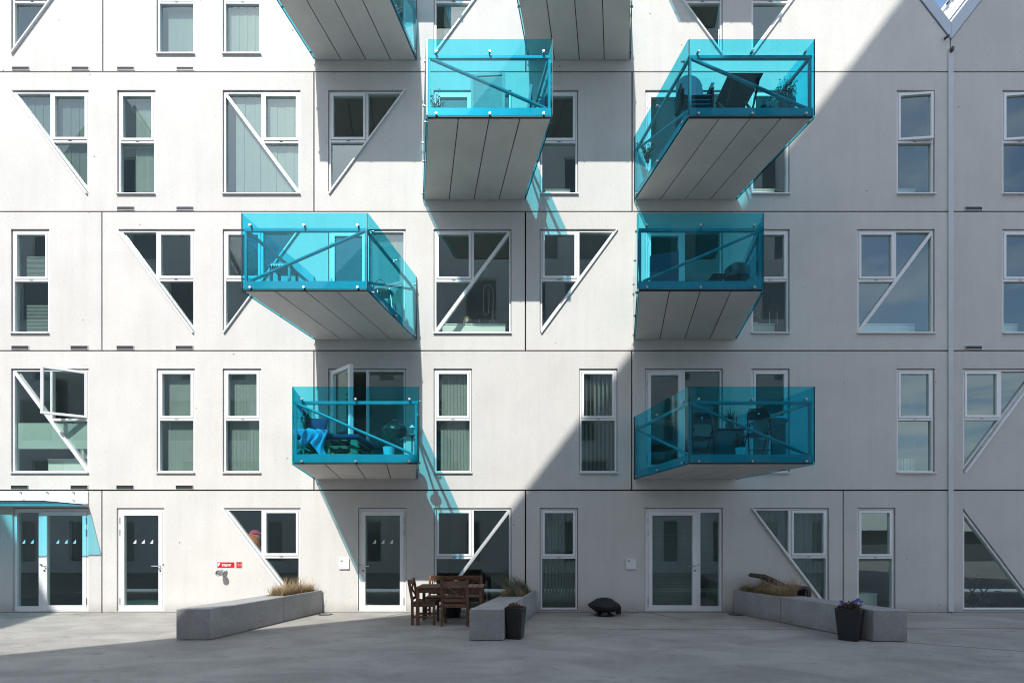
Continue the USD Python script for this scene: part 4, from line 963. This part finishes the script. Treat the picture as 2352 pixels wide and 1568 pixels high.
def bush(label, loc, rx, rz_, n, size, seed, pot=None, potmat='greypot', mat='leafgreen', cat='potted plant'):
    t = thing('potted_plant', label, cat, loc)
    zz = 0
    if pot:
        r0, h = pot; obj('pot', lathe([(0, 0), (r0 * .75, 0), (r0, h), (r0 * .9, h), (r0 * .86, h - .03), (0, h - .03)], 18), M[potmat], t, smooth=40); zz = h - .02
        obj('soil', lathe([(0, h - .03), (r0 * .84, h - .03), (r0 * .84, h - .015), (0, h - .015)], 14), M['soil'], t)
    r = np.random.default_rng(seed); V = MB(); L = MB()
    for i in range(max(6, n // 22)):
        a = r.uniform(0, 6.28); q = rx * r.uniform(.3, 1); hh_ = rz_ * r.uniform(.5, 1.1)
        tip = np.array([q * math.cos(a), q * math.sin(a), zz + hh_]); base = np.array([0.02 * math.cos(a), .02 * math.sin(a), zz])
        mid = (base + tip) / 2 + [0, 0, hh_ * .12]
        V.add(tube_mesh([base, mid, tip], [.004, .003, .0015], 4))
        for k in range(22):
            u = r.uniform(.35, 1); c = base + (tip - base) * u + r.normal(0, .018, 3); d = r.normal(size=3); d /= np.linalg.norm(d); e = np.cross(d, r.normal(size=3)); e /= np.linalg.norm(e) + 1e-9; s = size * r.uniform(.6, 1.2)
            L.add(trimesh.Trimesh([c - d * s, c + e * s * .38, c + d * s, c - e * s * .38], [(0, 1, 2), (0, 2, 3)], process=False))
    obj('stems', V, M['leafbrown'], t); obj('leaves', L, M[mat], t)
    return t
bush('leafy bush at the left corner of the sunlit middle balcony', (-1.36, -1.72, z), .2, .34, 380, .02, 71, (.13, .22))
# upper right balcony
st = thing('stacked_chairs', 'stack of dark slatted plastic armchairs at the left of the upper right balcony', 'chairs', (3.36, -1.38, z), rz=0)
for k in range(4):
    o = k * .085
    obj('backrest', slab(unary_union([box(-.25, .42 + o, -.20, 1.0 + o), box(.20, .42 + o, .25, 1.0 + o), Point(0, .94 + o).buffer(.25).intersection(box(-.3, .94 + o, .3, 1.3 + o))] + [box(-.17 + i * .053, .45 + o, -.135 + i * .053, 1.0 + o) for i in range(7)]), .16 + .02 * k, .185 + .02 * k), M['plastic'], st)
    obj('seat', bevel_box(-.25, .25, -.22, .16 + .02 * k, .40 + o, .425 + o, .008), M['plastic'], st)
    for sgn in (-1, 1):
        obj('armrest', bevel_box(min(sgn * .25, sgn * .31), max(sgn * .25, sgn * .31), -.22, .18, .62 + o, .645 + o, .008), M['plastic'], st)
        obj('leg', bar_mesh((sgn * .27, -.2, 0.0 if k == 0 else .3 + o), (sgn * .27, -.2, .62 + o), .045, .05), M['plastic'], st)
        obj('leg', bar_mesh((sgn * .26, .2, 0.0 if k == 0 else .3 + o), (sgn * .25, .17, .62 + o), .045, .05), M['plastic'], st)
ft = thing('folding_table', 'dark square folding table on the upper right balcony, its underside showing', 'table', (3.77, -1.97, z))
obj('top', bevel_box(0, .61, 0, .61, .70, .725, .005), M['black'], ft)
obj('drop_flap', bevel_box(.03, .58, .612, .63, .48, .72, .004), M['black'], ft)
for x in (.06, .53):
    obj('leg', bar_mesh((x, .05, 0.0), (x, .55, .695), .03, .03), M['black'], ft); obj('leg', bar_mesh((x + .035, .55, 0.0), (x + .035, .05, .695), .03, .03), M['black'], ft)
bush('tall leafy shrub in a pot at the right front of the upper right balcony', (4.87, -1.82, z), .2, .36, 700, .02, 72, (.15, .33))
bush('low leafy plant between the dark table and the tall shrub', (4.55, -1.78, z), .14, .2, 260, .018, 73, (.12, .2))
bush('grassy plant hanging at the wall end of the upper right balcony', (2.80, -.28, z + .42), .16, .42, 330, .03, 74, None)
# left balcony
z = bal_floor(1)
lt = thing('small_table', 'small table with fringed cloth behind the left balcony glass', 'table', (-4.57, -1.3, z))
obj('top', bevel_box(0, .42, -.2, .2, .62, .645, .004), M['slatwood'], lt)
for x in (.02, .36):
    for y in (-.18, .14): obj('leg', bevel_box(x, x + .045, y, y + .045, 0, .62, .003), M['slatwood'], lt)
for i in range(9): obj('fringe', slab(Polygon([(.0 + i * .047, .62), (.045 + i * .047, .62), (.022 + i * .047, .575)]), -.206, -.202), M['whitepot'], lt)
bc = thing('bistro_chair', 'pale woven bistro chair seen through the right side of the left balcony', 'chair', (-2.62, -.80, z), rz=25)
obj('seat', lathe([(0, .43), (.2, .43), (.21, .445), (.2, .46), (0, .46)], 20), M['slatwood'], bc, smooth=40)
arc = [(.2 * math.cos(a), .2 * math.sin(a) * .5 + .14, .46 + .36 * math.sin(a)) for a in np.linspace(0, math.pi, 14)]
obj('back_frame', tube_mesh(arc, .012, 8), M['chrome'], bc, smooth=50)
for i in range(6): obj('back_slat', bar_mesh((-.15 + i * .06, .17, .48), (-.15 + i * .06, .23, .46 + .34 * math.sin(math.acos(min(.95, abs(-.15 + i * .06) / .2)))), .022, .005), M['slatwood'], bc)
for a in (.7, 2.4, 3.9, 5.5): obj('leg', tube_mesh([(.17 * math.cos(a), .17 * math.sin(a), .44), (.23 * math.cos(a), .23 * math.sin(a), 0)], .011, 7), M['chrome'], bc)
cr = thing('lattice_crate', 'dark crate with pale lattice front by the wall on the left balcony', 'crate', (-2.62, -.42, z))
obj('box', bevel_box(0, .28, 0, .3, .0, .42, .006), M['greypot'], cr)
for i in range(5): obj('slat', bevel_box(.283, .292, .01 + i * .058, .04 + i * .058, .02, .40), M['slatwood'], cr)
# lowest left balcony
z = bal_floor(0)
ps = thing('pallet_sofa', 'timber pallet sofa with dark mattress on the lowest left balcony', 'sofa', (-3.97, -1.72, z))
for lv in (0.06, .20):
    for y in (0, .5, .9): obj('plank', bevel_box(0, 1.16, y, y + .1, lv, lv + .022, .003), M['pallet'], ps)
    for x in (0.04, .5, 1.0):
        for y in (0.0, .9): obj('block', bevel_box(x, x + .13, y, y + .1, lv + .0225, lv + .115, .003), M['pallet'], ps)
    for i in range(7): obj('plank', bevel_box(.02 + i * .165, .12 + i * .165, 0, 1.0, lv + .1155, lv + .136, .003), M['pallet'], ps)
obj('mattress', bevel_box(-.01, 1.17, .02, 1.0, .342, .45, .04), M['navy'], ps)
for x in (.06, 1.08): obj('castor', moved(trimesh.creation.cylinder(.03, .03, sections=12, transform=Rx), (x, .05, .029)), M['chrome'], ps)
cu = thing('cushion', 'plump dark blue cushion leaning on the pallet sofa', 'cushion', (-3.70, -1.42, z + .46))
g_ = np.linspace(-1, 1, 13); gx, gz = np.meshgrid(g_, g_); th_ = .085 * np.clip((1 - gx ** 2) * (1 - gz ** 2), 0, 1) ** .45
q_ = 1 - .10 * (1 - np.abs(gx) ** 2) * np.abs(gz) ** 4; q2 = 1 - .10 * (1 - np.abs(gz) ** 2) * np.abs(gx) ** 4
A = np.c_[(gx * .22 * q2).ravel(), (-th_).ravel() + gz.ravel() * .04, (gz * .19 * q_).ravel() + .17]; B = A.copy(); B[:, 1] = th_.ravel() + gz.ravel() * .04
F = []
for i in range(12):
    for j in range(12):
        a = i * 13 + j; F += [(a, a + 1, a + 14), (a, a + 14, a + 13), (169 + a, 169 + a + 14, 169 + a + 1), (169 + a, 169 + a + 13, 169 + a + 14)]
obj('body', trimesh.Trimesh(np.vstack([A, B]), F, process=False), M['navy'], cu, smooth=True)
tw = thing('throw_blanket', 'pale blue crumpled blanket hanging over the pallet sofa front', 'blanket', (-3.88, -1.76, z + .02))
gx, gt = np.meshgrid(np.linspace(0, .5, 34), np.linspace(0, 1, 34)); n1_ = meshkit.fbm(np.c_[gx.ravel() * 9, gt.ravel() * 5, gt.ravel() * 0]).reshape(gx.shape)
drop = (.20 + .22 * np.clip(gx / .5, 0, 1) + .08 * np.sin(gx * 18))
zz = np.where(gt < .5, .47 + .05 * n1_, .47 - (gt - .5) * 2 * drop); yy = np.where(gt < .5, .35 - gt * .72, -.03 - .02 * np.abs(n1_))
X_ = gx + .05 * np.sin(gt * 9 + gx * 7) + .03 * n1_; V = np.c_[X_.ravel(), (yy + .035 * np.sin(gx * 45 + gt * 4) - .03).ravel(), zz.ravel()]
F = [(i * 34 + j, i * 34 + j + 1, (i + 1) * 34 + j + 1) for i in range(33) for j in range(33)] + [(i * 34 + j, (i + 1) * 34 + j + 1, (i + 1) * 34 + j) for i in range(33) for j in range(33)]
obj('cloth', trimesh.Trimesh(V, F, process=False), M['sky_cloth'], tw, smooth=True)
bush('trailing plant hanging in the left corner of the lowest left balcony', (-3.86, -1.5, z + .40), .09, .55, 420, .022, 75, None)
bq = thing('kettle_barbecue', 'black round kettle barbecue at the back of the lowest left balcony', 'barbecue', (-2.36, -.92, z))
obj('bowl', lathe([(0, .50), (.12, .51), (.22, .57), (.25, .66), (.24, .66), (0, .60)], 24), M['black'], bq, smooth=40)
obj('lid', lathe([(.25, .668), (.235, .74), (.16, .81), (.05, .84), (0, .84), (0, .83), (.15, .79), (.24, .668)], 24), M['black'], bq, smooth=40)
obj('handle', tube_mesh([(-.06, 0, .84), (-.04, 0, .885), (.04, 0, .885), (.06, 0, .84)], .012, 8), M['black'], bq)
for a in (.5, 2.6, 4.7): obj('leg', tube_mesh([(.1 * math.cos(a), .1 * math.sin(a), .53), (.26 * math.cos(a), .26 * math.sin(a), 0)], .011, 7), M['chrome'], bq)
gp = thing('potted_grass', 'tall green reeds in a white pot at the right of the lowest left balcony', 'potted plant', (-2.28, -1.70, z))
obj('pot', lathe([(0, 0), (.08, 0), (.105, .2), (.098, .2), (.092, .17), (0, .17)], 18), M['whitepot'], gp, smooth=40)
obj('blades', moved(grass_mesh(Point(0, 0).buffer(.08), 240, .35, .62, .35, 77, (.1, 0)), (0, 0, .17)), M['grassgreen'], gp)
ln = thing('lantern', 'small pale lantern beside the kettle barbecue', 'lantern', (-1.98, -1.10, z + .55))
obj('base', lathe([(0, 0), (.05, 0), (.05, .02), (0, .02)], 12), M['whitepot'], ln); obj('glass', lathe([(0, .02), (.042, .02), (.042, .14), (0, .14)], 12), M['clear'], ln); obj('cap', lathe([(0, .14), (.055, .14), (.02, .19), (0, .2)], 12), M['whitepot'], ln)
sd_ = thing('side_table', 'small dark stand carrying the lantern on the lowest left balcony', 'table', (-1.98, -1.10, z))
obj('top', lathe([(0, .53), (.12, .53), (.12, .549), (0, .549)], 16), M['steeldark'], sd_); obj('leg', tube_mesh([(0, 0, .012), (0, 0, .53)], .014, 8), M['steeldark'], sd_); obj('foot', lathe([(0, 0), (.1, 0), (.1, .011), (0, .011)], 16), M['steeldark'], sd_)
# shaded middle right balcony
z = bal_floor(1)
ac = thing('lounge_chair', 'dark high backed lounge chair with round badge on the shaded right balcony', 'chair', (2.86, -1.22, z), rz=0)
obj('backrest', slab(Polygon([(-.27, .1), (.27, .1), (.27, 1.02), (-.27, .93)]), -.03, .03), M['plastic'], ac)
obj('seat', bevel_box(-.26, .26, .035, .5, .36, .42, .02), M['plastic'], ac)
for x in (-.24, .24):
    for y in (.0, .46): obj('leg', bar_mesh((x, y + .01, 0), (x, y + .01, .36), .03), M['black'], ac)
obj('badge', slab(Point(0.02, .34).buffer(.062).difference(Point(.02, .34).buffer(.048)).union(Polygon([(-.01, .315), (.05, .315), (.02, .372)]).difference(Polygon([(.008, .325), (.032, .325), (.02, .352)]))), -.034, -.031), M['plate'], ac)
k2 = thing('kettle_barbecue', 'black covered barbecue at the right back of the shaded right balcony', 'barbecue', (4.32, -1.05, z))
obj('bowl', lathe([(0, .46), (.14, .48), (.23, .58), (.23, .66), (.22, .66), (0, .56)], 24), M['black'], k2, smooth=40); obj('lid', lathe([(.235, .662), (.22, .78), (.12, .86), (0, .87), (0, .86), (.2, .76), (.225, .662)], 24), M['black'], k2, smooth=40)
obj('side_shelf', bevel_box(-.52, -.24, -.15, .15, .60, .62, .004), M['black'], k2)
for a in (.6, 2.5, 3.8, 5.6): obj('leg', tube_mesh([(.15 * math.cos(a), .15 * math.sin(a), .52), (.22 * math.cos(a), .22 * math.sin(a), 0)], .013, 7), M['black'], k2)
# lowest right balcony
z = bal_floor(0)
def folding_chair(label, loc, rz):
    t = thing('folding_chair', label, 'chair', loc, rz, group='black folding chairs')
    loop = [(-.21, 0, 0), (-.205, .05, .45), (-.2, .10, .80), (-.15, .11, .90), (0, .115, .915), (.15, .11, .90), (.2, .10, .80), (.205, .05, .45), (.21, 0, 0)]
    obj('frame', tube_mesh(loop, .012, 8), M['black'], t, smooth=50)
    obj('backrest', slab(Polygon([(-.185, .70), (.185, .70), (.185, .82), (.13, .885), (-.13, .885), (-.185, .82)]), .085, .10), M['black'], t)
    obj('seat', bevel_box(-.19, .19, -.02 + .0, .36, .43, .452, .008), M['black'], t)
    obj('badge', bevel_box(-.016, .016, .080, .084, .80, .835), M['plate'], t)
    for x in (-.185, .185): obj('leg', tube_mesh([(x, .40, 0), (x, .02, .62)], .011, 8), M['black'], t)
    obj('crossbar', tube_mesh([(-.2, .012, .14), (.2, .012, .14)], .009, 6), M['black'], t)
    return t
folding_chair('black folding chair nearest the glass on the lowest right balcony', (4.44, -1.76, z), 0)
folding_chair('black folding chair further left behind the spider plant box', (3.54, -1.45, z), 8)
rt = thing('round_table', 'round glossy cafe table at the right of the lowest right balcony', 'table', (4.74, -1.46, z))
obj('top', lathe([(0, .70), (.32, .70), (.335, .712), (.32, .724), (0, .724)], 36), M['chrome'], rt, smooth=40)
obj('stem', tube_mesh([(0, 0, .02), (0, 0, .70)], .025, 10), M['chrome'], rt, smooth=50); obj('foot', lathe([(0, 0), (.2, 0), (.19, .018), (.03, .03), (0, .03)], 24), M['chrome'], rt, smooth=40)
bx = thing('storage_box', 'dark storage box carrying the spider plant on the lowest right balcony', 'box', (3.86, -1.38, z))
obj('body', bevel_box(-.02, .46, 0, .4, .0, .58, .01), M['greypot'], bx); obj('lid', bevel_box(-.035, .475, -.012, .412, .585, .62, .008), M['steeldark'], bx)
sp = thing('spider_plant', 'arching spider plant on the dark box behind the lowest right glass', 'potted plant', (4.13, -1.2, z + .621))
obj('pot', lathe([(0, 0), (.07, 0), (.09, .13), (.082, .13), (0, .11)], 16), M['greypot'], sp, smooth=40)
obj('blades', moved(grass_mesh(Point(0, 0).buffer(.05), 120, .2, .36, .95, 81), (0, 0, .11)), M['leafgreen'], sp)
obj('blades', moved(trimesh.Trimesh(grass_mesh(Point(0, 0).buffer(.05), 90, .2, .34, 1.0, 82).vertices * [1.0, 1.0, 1], grass_mesh(Point(0, 0).buffer(.05), 90, .2, .34, 1.0, 82).faces, process=False), (0.004, 0, .11)), M['leafgreen'], sp)
bush('trailing plant in a white pot on the lowest right balcony', (4.05, -1.80, z), .13, .34, 300, .02, 83, (.085, .17), 'whitepot')

# ------------------------------------------------------------------ things seen inside the windows
CL = {}
for i, (row, xa, xb, zf) in enumerate(CABS):
    lab = ['low white cabinet behind the second row window right of the middle balcony', 'low white cabinet behind the window under the upper right balcony', 'low white cabinet behind the ajar window left of the downpipe',
           'low white cabinet behind the horn and vases in the diagonal braced window', 'low white cabinet with candles beside the shaded right balcony', 'long low white cabinet in the diagonal braced window left of the downpipe',
           'low white cabinet at the right edge of the picture', 'long low white cabinet behind the frosted window with the open sash', 'low white cabinet behind the thin blinds left of the downpipe', 'low white cabinet behind the narrow ground floor window at the right'][i]
    h = .57 if row else .30
    c = thing('low_cabinet', lab, 'cabinet', (xa, .36, zf))
    obj('body', bevel_box(0, xb - xa, 0, .4, 0.03, h, .004), M['cabinet'], c); obj('top', bevel_box(-.01, xb - xa + .01, -.012, .41, h + .002, h + .028, .003), M['cabinet'], c)
    obj('plinth', bevel_box(.02, xb - xa - .02, .03, .38, 0.0, 0.028), M['dark'], c)
    CL[(row, round(xa, 2))] = (xa, xb, zf + h + .03)
def on_cab(row, dx):
    for key, val in CL.items():
        if isinstance(val, tuple) and key[0] == row and val[0] - .2 < sx(dx) < val[1] + .2: return val[2]
    return JZ[row] + .7
zt = on_cab(2, 1080)
va = thing('vase', 'brown domed vase inside the diagonal braced window', 'vase', (sx(1074, 1.05), .58, zt)); obj('body', lathe([(0, 0), (.10, 0), (.115, .08), (.10, .17), (.06, .24), (.05, .25), (0, .245)], 22), M['vase'], va, smooth=40)
vb = thing('vase', 'small clear glass vase between the brown vase and the horn', 'vase', (sx(1101, 1.05), .55, zt)); obj('body', lathe([(0, 0), (.04, 0), (.045, .1), (.02, .15), (.025, .19), (.018, .19), (0, .02)], 16), M['clear'], vb, smooth=40); obj('sprig', tube_mesh([(0, 0, .05), (.01, 0, .22), (.05, 0, .3)], .004, 5), M['leafgreen'], vb)
vc = thing('horn', 'brass coloured horn standing on its bell inside the diagonal braced window', 'horn', (sx(1132, 1.04), .52, zt)); obj('bell', lathe([(.17, 0), (.12, .06), (.06, .14), (.03, .22), (.022, .36), (.012, .36), (.02, .2), (.05, .13), (.11, .05), (.16, 0)], 26), M['brass'], vc, smooth=40)
obj('tubing', tube_mesh([(0, 0, .34), (0.01, 0, .8), (-.04, 0, .92), (-.12, 0, .96), (-.2, 0, .9), (-.22, 0, .7), (-.22, 0, .35), (-.17, 0, .25), (-.1, 0, .3), (-.09, 0, .6), (-.09, 0, .85)], .011, 8), M['brass'], vc, smooth=50)
zt = on_cab(2, 1765)
for i, dx in enumerate((1768, 1786)):
    c = thing('candle', ['left white candle in the window beside the shaded right balcony', 'right white candle in the window beside the shaded right balcony'][i], 'candle', (sx(dx, 1.05), .55, zt))
    obj('stick', lathe([(0, 0), (.04, 0), (.03, .012), (.012, .03), (.012, .06), (0, .06)], 12), M['brass'], c); obj('wax', lathe([(0, .06), (.011, .06), (.011, .36), (0, .365)], 10), M['whitepot'], c)
bush('reddish potted plant behind the window beside the shaded right balcony', (sx(1738, 1.05), .6, zt), .12, .45, 300, .022, 91, (.06, .12), 'whitepot', 'leafbrown')
# folding table and case inside the lower right triangular window
it = thing('trestle_table', 'small wooden folding table inside the triangular window at the lower right', 'table', (sx(2228, 1.06), .62, .045))
obj('top', bevel_box(-.12, .50, -.16, .16, .66, .685, .003), M['wood'], it)
for y in (-.14, .14): obj('leg', bar_mesh((-.08, y, 0), (.42, y, .655), .02), M['black'], it); obj('leg', bar_mesh((.42, y + .021, 0), (-.08, y + .021, .655), .02), M['black'], it)
ik = thing('mug', 'dark mug and jug shape on the folding table inside the lower right window', 'mug', (sx(2236, 1.06), .6, .732)); obj('body', lathe([(0, 0), (.04, 0), (.042, .11), (.036, .11), (.034, .01), (0, .012)], 14), M['steeldark'], ik, smooth=40); obj('handle', tube_mesh([(.04, 0, .09), (.075, 0, .08), (.07, 0, .04), (.04, 0, .025)], .006, 6), M['steeldark'], ik)
cs = thing('case', 'dark case on the floor inside the triangular window at the lower right', 'case', (sx(2288, 1.07), .75, .045)); obj('body', bevel_box(-.25, .35, -.12, .12, 0, .3, .02), M['black'], cs); obj('handle', tube_mesh([(-.05, 0, .3), (-.03, 0, .34), (.11, 0, .34), (.13, 0, .3)], .01, 6), M['black'], cs)
# curtains glimpsed in the frosted window's room
for i, (dx, w) in enumerate(((150, .28), (178, .34))):
    cc = thing('curtain', ['left pale curtain in the room behind the open sash', 'right pale curtain in the room behind the open sash'][i], 'curtain', (sx(dx, 1.1), 1.3, JZ[1] + .3))
    gx, gz = np.meshgrid(np.linspace(0, w, 30), np.linspace(0, 1.55, 4)); V = np.c_[gx.ravel(), .03 * np.sin(gx.ravel() * 70), gz.ravel()]
    F = [(a * 30 + b, a * 30 + b + 1, (a + 1) * 30 + b + 1) for a in range(3) for b in range(29)] + [(a * 30 + b, (a + 1) * 30 + b + 1, (a + 1) * 30 + b) for a in range(3) for b in range(29)]
    obj('drape', trimesh.Trimesh(V, F, process=False), M['whitepot'], cc, smooth=True)

# ------------------------------------------------------------------ person behind the ground floor triangular window
def figure():
    J = {'pel': (0, 0, .95, .125), 'bel': (0, 0, 1.10, .12), 'che': (.02, 0, 1.30, .135), 'nek': (.03, 0, 1.47, .06), 'hed': (.05, 0, 1.62, .088), 'jaw': (.095, 0, 1.565, .055),
         'shl': (.02, .18, 1.41, .06), 'shr': (.02, -.18, 1.41, .06), 'ell': (.0, .23, 1.14, .045), 'elr': (.0, -.23, 1.14, .045), 'wrl': (.10, .20, .92, .032), 'wrr': (.10, -.20, .92, .032),
         'hil': (0, .09, .92, .095), 'hir': (0, -.09, .92, .095), 'knl': (.02, .10, .50, .06), 'knr': (.02, -.10, .50, .06), 'anl': (0, .10, .08, .042), 'anr': (0, -.10, .08, .042), 'tol': (.15, .11, .035, .035), 'tor': (.15, -.11, .035, .035)}
    S = lambda a, f=1.0: manifold3d.Manifold.sphere(J[a][3] * f, 20).translate(list(J[a][:3]))
    hull = lambda *n: manifold3d.Manifold.batch_hull([S(q) for q in n])
    def sm(mf, it=6):
        mm = mf.refine_to_length(.03).to_mesh(); t = trimesh.Trimesh(mm.vert_properties[:, :3], mm.tri_verts); trimesh.smoothing.filter_taubin(t, iterations=it); return t
    body = hull('nek', 'hed') + hull('hed', 'jaw') + hull('wrl', 'ell') + hull('wrr', 'elr') + hull('anl', 'tol') + hull('anr', 'tor') + hull('pel', 'che') + hull('hil', 'knl') + hull('hir', 'knr') + hull('knl', 'anl') + hull('knr', 'anr') + hull('shl', 'ell') + hull('shr', 'elr') + hull('che', 'nek')
    for sd2, w in ((.20, 'wrl'), (-.20, 'wrr')):
        hx, hy, hz, _ = J[w]; palm = manifold3d.Manifold.batch_hull([manifold3d.Manifold.sphere(.02, 12).translate([hx + .01, hy + o, hz - q]) for o in (-.02, .02) for q in (.0, .09)])
        body = body + palm
        for k in range(4):
            y = hy - .026 + k * .0175; L = (.065, .078, .072, .055)[k]
            body = body + manifold3d.Manifold.batch_hull([manifold3d.Manifold.sphere(.0085, 10).translate([hx + .012, y, hz - .09]), manifold3d.Manifold.sphere(.0075, 10).translate([hx + .02, y, hz - .09 - L])])
        body = body + manifold3d.Manifold.batch_hull([manifold3d.Manifold.sphere(.011, 10).translate([hx + .02, hy, hz - .02]), manifold3d.Manifold.sphere(.008, 10).translate([hx + .06, hy, hz - .075])])
    nose = manifold3d.Manifold.batch_hull([manifold3d.Manifold.sphere(.012, 10).translate([.138, 0, 1.62]), manifold3d.Manifold.sphere(.014, 10).translate([.155, 0, 1.592])])
    ears = manifold3d.Manifold.sphere(.022, 10).scale([.6, .4, 1.2]).translate([.05, .088, 1.61]) + manifold3d.Manifold.sphere(.022, 10).scale([.6, .4, 1.2]).translate([.05, -.088, 1.61])
    G2 = lambda a, b, d: manifold3d.Manifold.batch_hull([manifold3d.Manifold.sphere(J[a][3] + d, 20).translate(list(J[a][:3])), manifold3d.Manifold.sphere(J[b][3] + d, 20).translate(list(J[b][:3]))])
    jacket = G2('pel', 'che', .025) + G2('che', 'shl', .02) + G2('che', 'shr', .02) + G2('shl', 'ell', .018) + G2('shr', 'elr', .018) + G2('ell', 'wrl', .014) + G2('elr', 'wrr', .014) + manifold3d.Manifold.batch_hull([manifold3d.Manifold.sphere(.15, 20).translate([.0, 0, 1.40]), manifold3d.Manifold.sphere(.105, 20).translate([-.005, 0, 1.615])])
    pants = G2('hil', 'knl', .014) + G2('hir', 'knr', .014) + G2('knl', 'anl', .016) + G2('knr', 'anr', .016)
    cap = manifold3d.Manifold.sphere(.118, 28).scale([1.06, .92, .80]).translate([.035, 0, 1.66]).trim_by_plane([0, 0, 1], 1.655) + manifold3d.Manifold.batch_hull([manifold3d.Manifold.cylinder(.012, .085, .085, 24).translate([.10, 0, 1.657]), manifold3d.Manifold.cylinder(.010, .07, .07, 24).translate([.165, 0, 1.648])])
    return sm(body + nose + ears), sm(jacket), sm(pants), sm(cap, 3)
bd, jk, pt, cp = figure()
pe = thing('person', 'person in pink cap and orange jacket standing inside the left triangular ground floor window', 'person', (-5.86, .46, .045), rz=12)
obj('body', bd, M['skin'], pe, smooth=True); obj('jacket', jk, M['orange'], pe, smooth=True); obj('trousers', pt, M['trousers'], pe, smooth=True); obj('cap', cp, M['pink'], pe, smooth=40)
for s2 in (.032, -.032): obj('eye', trimesh.creation.icosphere(2, .011).apply_translation([.128, s2, 1.632]), M['ink'], pe)
obj('mouth', bevel_box(.140, .148, -.02, .02, 1.553, 1.559, .002), M['pink'], pe)
